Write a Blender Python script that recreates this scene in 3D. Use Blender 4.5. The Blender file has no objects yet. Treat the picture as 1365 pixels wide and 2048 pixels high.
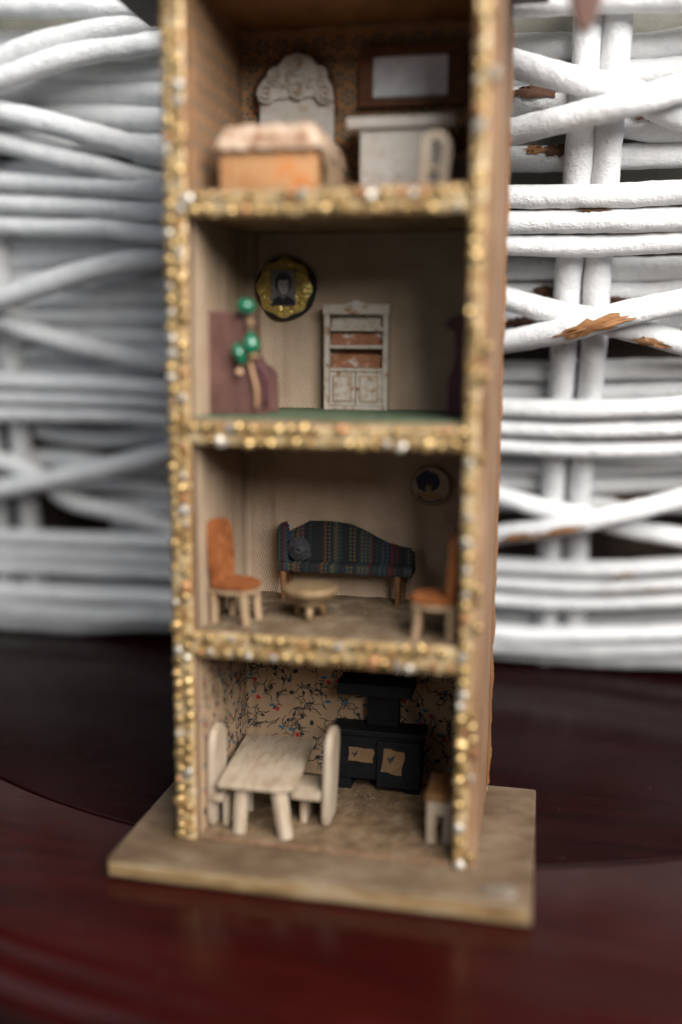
import bpy, bmesh, math, random
import numpy as np
from mathutils import Vector, Matrix, noise as mnoise

# ------------------------------------------------------------------ camera, world, light, exposure
U = 0.001                                   # everything below is written in millimetres
scene = bpy.context.scene
CAM = np.array([99.55, -254.59, 139.22])
YAW, PITCH, ROLL, FPX = -0.2023, -0.16381, 0.00733, 2010.84      # focal length in pixels of the 1365x2048 photograph

def cam_axes():
    f = np.array([math.sin(YAW)*math.cos(PITCH), math.cos(YAW)*math.cos(PITCH), math.sin(PITCH)])
    r = np.cross(f, [0, 0, 1]); r /= np.linalg.norm(r); u = np.cross(r, f)
    c, s = math.cos(ROLL), math.sin(ROLL)
    return c*r+s*u, -s*r+c*u, f
RT, UP, FW = cam_axes()
cd = bpy.data.cameras.new('camera'); cam = bpy.data.objects.new('camera', cd)
scene.collection.objects.link(cam); scene.camera = cam
cam.matrix_world = Matrix(((RT[0], UP[0], -FW[0], CAM[0]*U), (RT[1], UP[1], -FW[1], CAM[1]*U), (RT[2], UP[2], -FW[2], CAM[2]*U), (0, 0, 0, 1)))
cd.sensor_fit = 'VERTICAL'; cd.sensor_height = 36; cd.sensor_width = 24; cd.lens = 36*FPX/2048
cd.clip_start = 0.01; cd.clip_end = 50
cd.dof.use_dof = True; cd.dof.focus_distance = 0.323; cd.dof.aperture_fstop = 2.3

world = bpy.data.worlds.new('World'); scene.world = world; world.use_nodes = True
world.node_tree.nodes['Background'].inputs['Color'].default_value = (0.80, 0.88, 1.0, 1)
world.node_tree.nodes['Background'].inputs['Strength'].default_value = 0.04

def area(name, loc, aim, w, h, power, col):
    l = bpy.data.lights.new(name, 'AREA'); l.shape = 'RECTANGLE'; l.size = w; l.size_y = h; l.energy = power; l.color = col
    o = bpy.data.objects.new(name, l); scene.collection.objects.link(o)
    o.location = loc; o.rotation_euler = (Vector(aim)-Vector(loc)).to_track_quat('-Z', 'Y').to_euler()
    return o
# one tall window to the right of the table
area('window_light', (0.64, -0.64, 0.74), (0.06, 0.05, 0.10), 0.8, 0.8, 34.0, (1.0, 0.975, 0.94))
# added fill lamp from the front left, weaker and cooler
area('fill_light', (-1.35, -0.95, 0.75), (0.0, 0.1, 0.10), 1.2, 1.4, 6.5, (0.80, 0.89, 1.0))

scene.view_settings.view_transform = 'Standard'; scene.view_settings.look = 'None'
scene.view_settings.exposure = 0.15; scene.view_settings.gamma = 1.0
scene.cycles.max_bounces = 6
scene.cycles.use_denoising = True
random.seed(7)

# ------------------------------------------------------------------ pixel -> point on a known surface
def ray(x, y):
    return RT*((x-682.5)/FPX) + UP*((1024-y)/FPX) + FW
def PZ(x, y, z):
    d = ray(x, y); return CAM + d*((z-CAM[2])/d[2])
def PY(x, y, Y):
    d = ray(x, y); return CAM + d*((Y-CAM[1])/d[1])
PROF_Z = [-6, 40, 75, 110, 145, 180, 210, 240, 275]
PROF_Y = [207, 179, 157, 135, 114, 97, 88, 83, 80]
def wick_y(X, z):                           # the basket's flaring side: depth as a function of height
    k = min(max(z/190.0, 0), 1)
    return float(np.interp(z, PROF_Z, PROF_Y)) + (0.00055*(X-120)**2*k if X < 120 else 0.0004*(X-120)**2*k)
def PW(x, y, off=0.0):
    d = ray(x, y); lo, hi = 100.0, 800.0
    for _ in range(50):
        t = (lo+hi)/2; P = CAM+d*t
        if P[1] < wick_y(P[0], P[2])-off: lo = t
        else: hi = t
    return CAM+d*lo

# ------------------------------------------------------------------ object helpers
COL = scene.collection
OFF = {}                                    # object -> world position of its thing (mm)
def thing(name, label, cat, loc, group=None):
    o = bpy.data.objects.new(name, None); COL.objects.link(o); o.empty_display_size = 0.005
    o.location = Vector(loc)*U; o['label'] = label; o['category'] = cat
    if group: o['group'] = group
    OFF[o] = Vector(loc); return o
def put(name, bm, m, parent=None, smooth=False, label=None, cat=None, group=None, kind=None):
    me = bpy.data.meshes.new(name)
    off = OFF[parent] if parent else Vector((0, 0, 0))
    bmesh.ops.recalc_face_normals(bm, faces=bm.faces)
    for v in bm.verts: v.co = (v.co-off)*U
    if smooth:
        for f in bm.faces: f.smooth = True
    bm.to_mesh(me); bm.free()
    for mm in (m if isinstance(m, (list, tuple)) else [m]): me.materials.append(mm)
    if smooth == 'auto': me.set_sharp_from_angle(angle=math.radians(40))
    o = bpy.data.objects.new(name, me); COL.objects.link(o)
    if parent: o.parent = parent
    OFF[o] = off
    for k, v in (('label', label), ('category', cat), ('group', group), ('kind', kind)):
        if v: o[k] = v
    return o
def single(name, bm, m, base, label, cat, group=None, smooth=False, kind=None):   # a thing that is one mesh, origin at its base
    o = put(name, bm, m, None, smooth, label, cat, group, kind)
    b = Vector(base)*U
    o.data.transform(Matrix.Translation(-b)); o.location = b; OFF[o] = Vector(base)
    return o
def wob(bm, amp, sc=0.35, seed=0):
    for v in bm.verts:
        n = mnoise.noise_vector(v.co*sc+Vector((seed*3.1, seed, seed*1.7))); v.co += n*amp
    return bm
def box(x0, x1, y0, y1, z0, z1, bev=0.3, sub=0, amp=0.0, seed=0, segs=2):
    bm = bmesh.new()
    bmesh.ops.create_cube(bm, size=1)
    for v in bm.verts:
        v.co = Vector(((x0+x1)/2+v.co.x*(x1-x0), (y0+y1)/2+v.co.y*(y1-y0), (z0+z1)/2+v.co.z*(z1-z0)))
    if bev: bmesh.ops.bevel(bm, geom=bm.edges[:], offset=bev, segments=segs, affect='EDGES', profile=0.6)
    if sub: bmesh.ops.subdivide_edges(bm, edges=bm.edges[:], cuts=sub, use_grid_fill=True)
    if amp: wob(bm, amp, 0.35, seed)
    return bm
def prism(pts, n, depth, bev=0.25):
    """pts: outline of 3-D points, extruded along n by depth"""
    bm = bmesh.new()
    vs = [bm.verts.new(Vector(p)) for p in pts]
    f = bm.faces.new(vs)
    r = bmesh.ops.extrude_face_region(bm, geom=[f])
    for v in r['geom']:
        if isinstance(v, bmesh.types.BMVert): v.co += Vector(n)*depth
    bmesh.ops.recalc_face_normals(bm, faces=bm.faces)
    if bev:
        es = [e for e in bm.edges if len(e.link_faces) == 2 and e.calc_face_angle(0) > 0.5]
        bmesh.ops.bevel(bm, geom=es, offset=bev, segments=2, affect='EDGES')
    return bm
def xz(pts, y, depth, bev=0.25): return prism([(x, y, z) for x, z in pts], (0, 1, 0), depth, bev)
def yz(pts, x, depth, bev=0.25): return prism([(x, y, z) for y, z in pts], (1, 0, 0), depth, bev)
def xy(pts, z, depth, bev=0.25): return prism([(x, y, z) for x, y in pts], (0, 0, 1), depth, bev)
def join(*bms):
    out = bmesh.new()
    for b in bms:
        me = bpy.data.meshes.new('t'); b.to_mesh(me); b.free(); out.from_mesh(me); bpy.data.meshes.remove(me)
    return out
def ell(c, rx, ry, rz, u=14, v=9, amp=0, seed=0):
    bm = bmesh.new(); bmesh.ops.create_uvsphere(bm, u_segments=u, v_segments=v, radius=1)
    for q in bm.verts: q.co = Vector((c[0]+q.co.x*rx, c[1]+q.co.y*ry, c[2]+q.co.z*rz))
    if amp: wob(bm, amp, 0.5, seed)
    return bm
def smooth_path(P, n):
    P = [np.array(p, float) for p in P]
    if len(P) == 2: return [P[0]+(P[1]-P[0])*i/n for i in range(n+1)]
    Q = [2*P[0]-P[1]]+P+[2*P[-1]-P[-2]]; out = []
    per = max(2, n//(len(P)-1))
    for i in range(1, len(Q)-2):
        a, b, c, d = Q[i-1:i+3]
        for k in range(per):
            t = k/per
            out.append(0.5*((2*b)+(c-a)*t+(2*a-5*b+4*c-d)*t*t+(3*b-a-3*c+d)*t**3))
    out.append(P[-1]); return out
def tube(path, rad, n=10, amp=0.0, seed=0, flat=1.0, caps=True):
    """path: list of points; rad: number or list"""
    bm = bmesh.new(); path = [Vector(p) for p in path]; rings = []
    nrm = None
    for i, p in enumerate(path):
        t = (path[min(i+1, len(path)-1)]-path[max(i-1, 0)]).normalized()
        if nrm is None:
            a = Vector((0, 0, 1)) if abs(t.z) < 0.8 else Vector((0, 1, 0)); nrm = (a-t*a.dot(t)).normalized()
        else: nrm = (nrm-t*nrm.dot(t)).normalized()
        bn = t.cross(nrm); r = rad[i] if isinstance(rad, (list, tuple)) else rad
        ring = []
        for k in range(n):
            a = 2*math.pi*k/n; d = nrm*math.cos(a)+bn*math.sin(a)*flat
            rr = r
            if amp:
                q = p+d*r+Vector((seed*11.3, seed*5.1, 0)); rr = r+amp*(mnoise.noise(q*0.22)+0.5*mnoise.noise(q*0.6))
            ring.append(bm.verts.new(p+d*rr))
        rings.append(ring)
    for a, b in zip(rings, rings[1:]):
        for k in range(n): bm.faces.new((a[k], a[(k+1) % n], b[(k+1) % n], b[k]))
    if caps: bm.faces.new(rings[0][::-1]); bm.faces.new(rings[-1])
    return bm
def lathe(c, prof, n=28):
    bm = bmesh.new(); rings = []
    for r, z in prof:
        rings.append([bm.verts.new((c[0]+r*math.cos(2*math.pi*k/n), c[1]+r*math.sin(2*math.pi*k/n), z)) for k in range(n)])
    for a, b in zip(rings, rings[1:]):
        for k in range(n): bm.faces.new((a[k], a[(k+1) % n], b[(k+1) % n], b[k]))
    bm.faces.new(rings[0][::-1]); bm.faces.new(rings[-1]); return bm
def grid(fn, nu, nv, uv=None):
    bm = bmesh.new(); V = [[bm.verts.new(Vector(fn(i/nu, j/nv))) for j in range(nv+1)] for i in range(nu+1)]
    lay = bm.loops.layers.uv.new('UVMap') if uv else None
    for i in range(nu):
        for j in range(nv):
            ids = ((i, j), (i+1, j), (i+1, j+1), (i, j+1))
            f = bm.faces.new([V[a][b] for a, b in ids])
            if uv:
                for l, (a, b) in zip(f.loops, ids): l[lay].uv = uv(a/nu, b/nv)
    return bm

# ------------------------------------------------------------------ materials
def newmat(name):
    m = bpy.data.materials.new(name); m.use_nodes = True
    nt = m.node_tree; return m, nt, nt.nodes['Principled BSDF']
def node(nt, t, **kw):
    n = nt.nodes.new(t)
    for k, v in kw.items(): setattr(n, k, v)
    return n
def setin(nt, sock, v):
    if hasattr(v, 'is_linked') or isinstance(v, bpy.types.NodeSocket): nt.links.new(v, sock)
    else: sock.default_value = v
def mth(nt, op, a, b=0.0, c=None):
    n = node(nt, 'ShaderNodeMath', operation=op); setin(nt, n.inputs[0], a); setin(nt, n.inputs[1], b)
    if c is not None: setin(nt, n.inputs[2], c)
    return n.outputs[0]
def coords(nt, scale=(1, 1, 1), kind='Object', loc=(0, 0, 0)):
    tc = node(nt, 'ShaderNodeTexCoord'); mp = node(nt, 'ShaderNodeMapping')
    mp.inputs['Scale'].default_value = scale; mp.inputs['Location'].default_value = loc
    nt.links.new(tc.outputs[kind], mp.inputs['Vector']); return mp.outputs[0]
def nz(nt, vec, scale, detail=4, rough=0.55, dist=0.0):
    n = node(nt, 'ShaderNodeTexNoise'); nt.links.new(vec, n.inputs['Vector'])
    n.inputs['Scale'].default_value = scale; n.inputs['Detail'].default_value = detail
    n.inputs['Roughness'].default_value = rough; n.inputs['Distortion'].default_value = dist; return n.outputs['Fac']
def ramp(nt, fac, stops, interp='LINEAR'):
    r = node(nt, 'ShaderNodeValToRGB'); nt.links.new(fac, r.inputs[0]); cr = r.color_ramp; cr.interpolation = interp
    while len(cr.elements) < len(stops): cr.elements.new(0.5)
    for e, (p, c) in zip(cr.elements, stops): e.position = p; e.color = tuple(c)+(1,) if len(c) == 3 else c
    return r.outputs[0]
def mix(nt, fac, a, b):
    n = node(nt, 'ShaderNodeMix', data_type='RGBA'); setin(nt, n.inputs[0], fac)
    for s, v in ((n.inputs[6], a), (n.inputs[7], b)):
        if isinstance(v, tuple): s.default_value = v+(1,) if len(v) == 3 else v
        else: nt.links.new(v, s)
    return n.outputs[2]
def bump(nt, h, p, strength=0.5, dist=0.0002, prev=None):
    b = node(nt, 'ShaderNodeBump'); nt.links.new(h, b.inputs['Height'])
    b.inputs['Strength'].default_value = strength; b.inputs['Distance'].default_value = dist
    if prev is not None: nt.links.new(prev, b.inputs['Normal'])
    nt.links.new(b.outputs[0], p.inputs['Normal']); return b.outputs[0]
def simple(name, stops, rough=0.7, metal=0.0, scale=(1, 1, 1), nscale=300, bscale=1500, bstr=0.3, bdist=0.0002, detail=5, dist=0.0, spec=0.4, kind='Object', loc=(0, 0, 0)):
    m, nt, p = newmat(name); v = coords(nt, scale, kind, loc)
    stops = [(q, tuple(DULL*x for x in c)) for q, c in stops]
    c = ramp(nt, nz(nt, v, nscale, detail, 0.6, dist), stops)
    nt.links.new(c, p.inputs['Base Color']); p.inputs['Roughness'].default_value = rough; p.inputs['Metallic'].default_value = metal
    p.inputs['Specular IOR Level'].default_value = spec
    if bstr: bump(nt, nz(nt, v, bscale, 3), p, bstr, bdist)
    return m
DULL = 0.74                                # scales the base colours down to balance the window lamp's strength
M = {}
M['wall'] = simple('tan_painted_wood', [(0.3, (0.17, 0.078, 0.033)), (0.47, (0.29, 0.16, 0.083)), (0.7, (0.39, 0.25, 0.15))], 0.7, scale=(1, 1, .35), nscale=120, bscale=500, bstr=.25)
M['board'] = simple('brown_cardboard', [(0.3, (0.20, 0.105, 0.05)), (0.7, (0.34, 0.20, 0.10))], 0.8, nscale=200)
M['ceil'] = simple('orange_stained_ceiling', [(0.35, (0.22, 0.10, 0.03)), (0.65, (0.36, 0.18, 0.06))], 0.7, nscale=70, scale=(1, .4, 1))
M['base'] = simple('dusty_gold_brown_board', [(0.28, (0.085, 0.047, 0.022)), (0.5, (0.165, 0.108, 0.063)), (0.68, (0.23, 0.165, 0.105))], 0.62, metal=0.1, scale=(.7, 1, 1), nscale=95, detail=11, bscale=1600, bstr=.8)
M['baseedge'] = simple('worn_gold_edge', [(0.35, (0.24, 0.14, 0.06)), (0.5, (0.42, 0.28, 0.13)), (0.66, (0.52, 0.40, 0.26))], 0.45, metal=0.35, nscale=190, scale=(.35, .35, 1.5), bscale=900, bstr=.5)
M['birch'] = simple('pale_birch', [(0.22, (0.20, 0.12, 0.065)), (0.36, (0.360, 0.259, 0.169)), (0.55, (0.475, 0.382, 0.277)), (0.75, (0.504, 0.418, 0.317))], 0.7, scale=(1, .25, .35), nscale=450, bscale=1500, bstr=.5, detail=9)
M['birchz'] = simple('pale_birch_upright', [(0.22, (0.20, 0.12, 0.065)), (0.36, (0.360, 0.259, 0.169)), (0.55, (0.490, 0.396, 0.295)), (0.75, (0.518, 0.439, 0.338))], 0.7, scale=(1, 1, .15), nscale=420, bscale=1500, bstr=.5, detail=9)
M['stick'] = simple('greyed_stick_wood', [(0.3, (0.23, 0.14, 0.075)), (0.6, (0.40, 0.27, 0.16))], 0.75, scale=(1, 1, .2), nscale=500)
M['brownw'] = simple('brown_stained_wood', [(0.3, (0.14, 0.06, 0.02)), (0.7, (0.28, 0.13, 0.045))], 0.6, scale=(1, .3, 1), nscale=350)
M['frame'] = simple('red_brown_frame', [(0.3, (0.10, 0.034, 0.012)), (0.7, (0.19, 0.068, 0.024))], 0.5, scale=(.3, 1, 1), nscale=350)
M['maroon'] = simple('maroon_stained_wood', [(0.3, (0.08, 0.034, 0.03)), (0.6, (0.16, 0.075, 0.062)), (0.75, (0.26, 0.14, 0.10))], 0.55, scale=(1, 1, .4), nscale=160, detail=8)
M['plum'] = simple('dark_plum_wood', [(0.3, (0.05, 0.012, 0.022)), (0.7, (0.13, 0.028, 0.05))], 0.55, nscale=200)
M['black'] = simple('matt_black_paint', [(0.3, (0.005, 0.006, 0.007)), (0.7, (0.012, 0.013, 0.016))], 0.6, nscale=500, bscale=900, bstr=.4, spec=.2)
M['blackrim'] = simple('black_card', [(0.3, (0.012, 0.008, 0.006)), (0.7, (0.03, 0.02, 0.014))], 0.8, nscale=500)
M['orange'] = simple('orange_felt', [(0.3, (0.20, 0.06, 0.018)), (0.55, (0.31, 0.105, 0.035)), (0.75, (0.37, 0.15, 0.06))], 0.95, nscale=320, bscale=2200, bstr=.9, bdist=.0004, spec=.1)
M['orangebox'] = simple('orange_tan_card', [(0.35, (0.46, 0.215, 0.085)), (0.55, (0.52, 0.275, 0.12)), (0.68, (0.56, 0.19, 0.045))], 0.8, nscale=130, detail=3)
M['quilt'] = simple('pinkish_white_quilt', [(0.36, (0.27, 0.14, 0.075)), (0.5, (0.52, 0.36, 0.245)), (0.66, (0.66, 0.52, 0.40))], 0.85, nscale=210, detail=3, bscale=900, bstr=.4)
M['whitep'] = simple('aged_white_paint', [(0.30, (0.50, 0.38, 0.28)), (0.42, (0.66, 0.60, 0.53)), (0.7, (0.74, 0.70, 0.65))], 0.6, nscale=330, detail=7, bscale=1200)
M['cabwhite'] = simple('peeling_white_paint', [(0.36, (0.30, 0.16, 0.08)), (0.44, (0.50, 0.42, 0.34)), (0.7, (0.62, 0.56, 0.49))], 0.6, nscale=420, detail=8, bscale=1200)
M['rust'] = simple('bare_reddish_wood', [(0.42, (0.27, 0.105, 0.045)), (0.56, (0.38, 0.17, 0.09)), (0.60, (0.62, 0.57, 0.52))], 0.7, scale=(.5, 1, 1), nscale=260, detail=7)
M['green'] = simple('green_glass_bead', [(0.3, (0.0, 0.115, 0.055)), (0.7, (0.005, 0.19, 0.095))], 0.12, nscale=300, bstr=0, spec=.8)
M['peach'] = simple('peach_bead', [(0.3, (0.58, 0.33, 0.20)), (0.7, (0.66, 0.42, 0.27))], 0.35, nscale=300, bstr=0)
M['peachleg'] = simple('tan_wire_leg', [(0.3, (0.36, 0.19, 0.10)), (0.7, (0.46, 0.27, 0.15))], 0.5, nscale=300, bstr=0)
M['pearl'] = simple('white_bead', [(0.3, (0.78, 0.78, 0.76)), (0.7, (0.84, 0.84, 0.82))], 0.2, nscale=300, bstr=0)
M['gold'] = simple('gold_foil', [(0.3, (0.34, 0.21, 0.075)), (0.6, (0.51, 0.35, 0.155))], 0.34, metal=0.7, nscale=500, bscale=1300, bstr=.6)
M['foil'] = simple('crumpled_gold_foil', [(0.3, (0.58, 0.39, 0.09)), (0.6, (0.80, 0.60, 0.20))], 0.28, metal=0.35, nscale=500, bscale=900, bstr=.7)
M['goldmatt'] = simple('bronze_gold_paint', [(0.3, (0.22, 0.135, 0.06)), (0.7, (0.38, 0.265, 0.15))], 0.55, metal=0.35, nscale=350)
M['silver'] = simple('worn_silver_foil', [(0.3, (0.46, 0.40, 0.32)), (0.7, (0.58, 0.53, 0.46))], 0.36, metal=0.5, nscale=500, bscale=1300, bstr=.5)
M['copper'] = simple('rubbed_copper_foil', [(0.3, (0.38, 0.16, 0.06)), (0.7, (0.50, 0.26, 0.12))], 0.42, metal=0.5, nscale=500, bscale=1300, bstr=.5)
M['strip'] = simple('brown_gold_braid', [(0.32, (0.24, 0.115, 0.045)), (0.45, (0.46, 0.29, 0.12)), (0.55, (0.60, 0.44, 0.23)), (0.68, (0.64, 0.50, 0.34))], 0.42, metal=0.3, nscale=230, detail=6, bscale=900, bstr=.7)
M['mirror'] = simple('silvered_foil_mirror', [(0.3, (0.82, 0.85, 0.90)), (0.55, (1.0, 1.03, 1.08)), (0.7, (1.1, 1.12, 1.16))], 0.42, metal=0.35, nscale=200, bscale=1500, bstr=.06)
M['print'] = simple('dark_twig_ink', [(0.3, (0.030, 0.026, 0.022)), (0.7, (0.055, 0.05, 0.042))], 0.9, bstr=0)
M['printred'] = simple('red_ink', [(0.3, (0.42, 0.02, 0.03)), (0.7, (0.52, 0.04, 0.05))], 0.9, bstr=0)
M['printblue'] = simple('blue_grey_ink', [(0.3, (0.06, 0.13, 0.17)), (0.7, (0.09, 0.18, 0.22))], 0.9, bstr=0)
M['ring'] = simple('grey_teal_ink', [(0.3, (0.065, 0.09, 0.085)), (0.7, (0.12, 0.15, 0.14))], 0.9, bstr=0, nscale=500)
M['ph_bg'] = simple('photo_grey', [(0.3, (0.16, 0.15, 0.15)), (0.7, (0.24, 0.23, 0.23))], 0.4, nscale=200, bstr=0)
M['ph_dark'] = simple('photo_black', [(0.3, (0.010, 0.010, 0.014)), (0.7, (0.025, 0.025, 0.03))], 0.4, bstr=0)
M['ph_skin'] = simple('photo_pale', [(0.3, (0.36, 0.34, 0.34)), (0.7, (0.46, 0.44, 0.43))], 0.4, nscale=400, bstr=0)
M['ph_mid'] = simple('photo_midtone', [(0.3, (0.13, 0.12, 0.12)), (0.7, (0.18, 0.17, 0.17))], 0.4, bstr=0)
M['navy'] = simple('navy_print', [(0.3, (0.012, 0.022, 0.045)), (0.7, (0.03, 0.05, 0.09))], 0.7, bstr=0)
M['ochre'] = simple('ochre_print', [(0.3, (0.36, 0.23, 0.10)), (0.7, (0.46, 0.32, 0.16))], 0.8, nscale=500, bstr=0)
M['patch'] = simple('tan_print_cloth', [(0.3, (0.19, 0.11, 0.05)), (0.7, (0.27, 0.165, 0.082))], 0.9, nscale=500, bscale=2500)
M['felt_green'] = simple('green_felt', [(0.3, (0.07, 0.10, 0.058)), (0.6, (0.125, 0.16, 0.10)), (0.75, (0.20, 0.23, 0.165))], 0.95, nscale=260, bscale=2200, bstr=.8, spec=.1)
M['felt_brown'] = simple('olive_brown_felt', [(0.3, (0.10, 0.06, 0.03)), (0.55, (0.205, 0.135, 0.077)), (0.75, (0.29, 0.21, 0.135))], 0.97, nscale=190, detail=8, bscale=1600, bstr=1.0, bdist=.0005, spec=.1)
M['felt_grey'] = simple('dusty_grey_felt', [(0.3, (0.11, 0.07, 0.04)), (0.55, (0.215, 0.15, 0.093)), (0.75, (0.33, 0.26, 0.18))], 0.97, nscale=160, detail=8, bscale=1600, bstr=1.0, bdist=.0005, spec=.1)
M['fray'] = simple('brown_fray', [(0.3, (0.17, 0.085, 0.045)), (0.7, (0.28, 0.16, 0.09))], 0.95, nscale=400)
M['dust'] = simple('grey_lint', [(0.3, (0.26, 0.215, 0.165)), (0.7, (0.36, 0.31, 0.25))], 0.95, nscale=400, bstr=0)
M['wax'] = simple('dried_glue', [(0.3, (0.16, 0.12, 0.085)), (0.7, (0.23, 0.19, 0.145))], 0.4, nscale=200, bstr=.2)
M['knit'] = simple('dark_grey_knit', [(0.35, (0.018, 0.019, 0.022)), (0.65, (0.07, 0.07, 0.075))], 0.95, nscale=900, bscale=1800, bstr=1.0)
M['roof'] = simple('dark_brown_roof', [(0.3, (0.05, 0.02, 0.012)), (0.7, (0.10, 0.045, 0.028))], 0.55, nscale=200)
M['dropw'] = simple('reddish_brown_wood', [(0.3, (0.13, 0.055, 0.04)), (0.7, (0.21, 0.10, 0.075))], 0.5, nscale=200)
M['cloth'] = simple('olive_grey_lining_cloth', [(0.3, (0.26, 0.25, 0.21)), (0.7, (0.36, 0.35, 0.30))], 0.95, nscale=160, bscale=1500, bstr=.6)
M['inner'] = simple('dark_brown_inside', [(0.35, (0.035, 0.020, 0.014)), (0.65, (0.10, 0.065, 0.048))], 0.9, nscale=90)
M['chip'] = simple('bare_orange_wood', [(0.3, (0.30, 0.12, 0.04)), (0.55, (0.46, 0.22, 0.09)), (0.75, (0.54, 0.33, 0.17))], 0.75, scale=(.3, 1, 1), nscale=500, detail=8, bstr=.6)
M['chipdark'] = simple('bare_dark_wood', [(0.3, (0.05, 0.02, 0.012)), (0.7, (0.17, 0.075, 0.035))], 0.75, scale=(.3, 1, 1), nscale=500, detail=8, bstr=.6)
M['floor'] = simple('grey_floor', [(0.3, (0.26, 0.27, 0.27)), (0.7, (0.34, 0.35, 0.35))], 0.7, nscale=6, bstr=0)

def white_paint():
    m, nt, p = newmat('chalky_white_paint'); v = coords(nt); g = coords(nt, (.18, 1, 1))
    c = ramp(nt, nz(nt, v, 90, 6, .6), [(0.3, (0.70, 0.71, 0.72)), (0.6, (0.81, 0.81, 0.81))])
    dirt = ramp(nt, nz(nt, v, 420, 9, .72), [(0.34, (1, 1, 1)), (0.42, (0, 0, 0))])
    c = mix(nt, mth(nt, 'MULTIPLY', dirt, .5), c, (0.45, 0.43, 0.42))
    streak = ramp(nt, nz(nt, g, 900, 6, .7), [(0.30, (1, 1, 1)), (0.40, (0, 0, 0))])
    c = mix(nt, mth(nt, 'MULTIPLY', streak, .35), c, (0.40, 0.37, 0.35))
    cn = nz(nt, coords(nt, (.5, 1, 1.1), loc=(.37, .1, .2)), 135, 10, .72)
    chip = ramp(nt, cn, [(0.700, (0, 0, 0)), (0.706, (1, 1, 1))])
    c = mix(nt, chip, c, ramp(nt, nz(nt, g, 600, 6, .7), [(0.35, (0.09, 0.04, 0.02)), (0.65, (0.40, 0.20, 0.09))]))
    nt.links.new(c, p.inputs['Base Color']); p.inputs['Roughness'].default_value = .55; p.inputs['Specular IOR Level'].default_value = .35
    b = bump(nt, nz(nt, v, 230, 6, .65), p, .7, .0014)
    b = bump(nt, nz(nt, g, 1300, 5, .7), p, .6, .0005, b)
    b = bump(nt, nz(nt, v, 1000, 5, .7), p, .5, .0005, b)
    bump(nt, chip, p, .8, -.0006, b)
    return m
M['white'] = white_paint()

def fabric(name, stops, nscale, pitch, wamp, sheen_rough, bstr, twill=True):
    """woven cloth: UV in mm, threads from sines"""
    m, nt, p = newmat(name); tc = node(nt, 'ShaderNodeTexCoord'); sp = node(nt, 'ShaderNodeSeparateXYZ')
    nt.links.new(tc.outputs['UV'], sp.inputs[0]); k = 2*math.pi/pitch
    u, v = sp.outputs[0], sp.outputs[1]
    if twill: a = mth(nt, 'MULTIPLY', mth(nt, 'ADD', u, mth(nt, 'MULTIPLY', v, .55)), k); b = mth(nt, 'MULTIPLY', mth(nt, 'SUBTRACT', v, mth(nt, 'MULTIPLY', u, .35)), k)
    else: a = mth(nt, 'MULTIPLY', u, k); b = mth(nt, 'MULTIPLY', v, k*.8)
    h = mth(nt, 'MULTIPLY', mth(nt, 'SINE', a), mth(nt, 'SINE', b))
    h01 = mth(nt, 'MULTIPLY_ADD', h, .5, .5)
    c = ramp(nt, nz(nt, tc.outputs['UV'], nscale, 5, .6), stops)
    dk = mix(nt, wamp, c, (0.05, 0.03, 0.015)); lt = mix(nt, wamp*.6, c, (0.80, 0.68, 0.53))
    c = mix(nt, h01, dk, lt)
    # brown specks and faint stains
    sp1 = ramp(nt, nz(nt, tc.outputs['UV'], .33, 3, .5), [(0.70, (0, 0, 0)), (0.76, (1, 1, 1))])
    c = mix(nt, mth(nt, 'MULTIPLY', sp1, .5), c, (0.16, 0.085, 0.045))
    nt.links.new(c, p.inputs['Base Color']); p.inputs['Roughness'].default_value = sheen_rough; p.inputs['Specular IOR Level'].default_value = .35
    bump(nt, h01, p, bstr, .0002); return m
M['satin'] = fabric('taupe_satin', [(0.3, (0.30, 0.185, 0.105)), (0.45, (0.385, 0.255, 0.16)), (0.65, (0.44, 0.305, 0.20))], .09, 1.05, .50, .42, .9)
M['paper1'] = fabric('tan_printed_cotton', [(0.3, (0.29, 0.18, 0.097)), (0.6, (0.37, 0.24, 0.14))], .1, .8, .22, .85, .5, twill=False)
M['paper4'] = fabric('orange_brown_paper', [(0.3, (0.24, 0.115, 0.045)), (0.6, (0.32, 0.165, 0.073))], .12, 1.2, .03, .8, .15)

def sofa_cloth():
    m, nt, p = newmat('striped_tweed'); tc = node(nt, 'ShaderNodeTexCoord'); sp = node(nt, 'ShaderNodeSeparateXYZ')
    nt.links.new(tc.outputs['Object'], sp.inputs[0])
    xs = mth(nt, 'FLOOR', mth(nt, 'MULTIPLY', sp.outputs[0], 1650))
    zs = mth(nt, 'FLOOR', mth(nt, 'MULTIPLY', sp.outputs[2], 1650))
    wn = node(nt, 'ShaderNodeTexWhiteNoise', noise_dimensions='1D'); nt.links.new(xs, wn.inputs['W'])
    c = ramp(nt, wn.outputs[0], [(0, (0.016, 0.018, 0.02)), (0.30, (0.15, 0.02, 0.025)), (0.42, (0.028, 0.06, 0.052)), (0.58, (0.12, 0.11, 0.075)), (0.70, (0.02, 0.024, 0.03)), (0.80, (0.05, 0.09, 0.13)), (0.87, (0.17, 0.12, 0.035)), (0.93, (0.02, 0.02, 0.022))], 'CONSTANT')
    ck = mth(nt, 'MODULO', mth(nt, 'ADD', mth(nt, 'ABSOLUTE', xs), mth(nt, 'ABSOLUTE', zs)), 2.0)
    c = mix(nt, mth(nt, 'MULTIPLY_ADD', ck, .5, .42), c, (0.018, 0.018, 0.02))
    nt.links.new(c, p.inputs['Base Color']); p.inputs['Roughness'].default_value = .95; p.inputs['Specular IOR Level'].default_value = .15
    bump(nt, ck, p, .5, .0003); return m
M['tweed'] = sofa_cloth()

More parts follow.
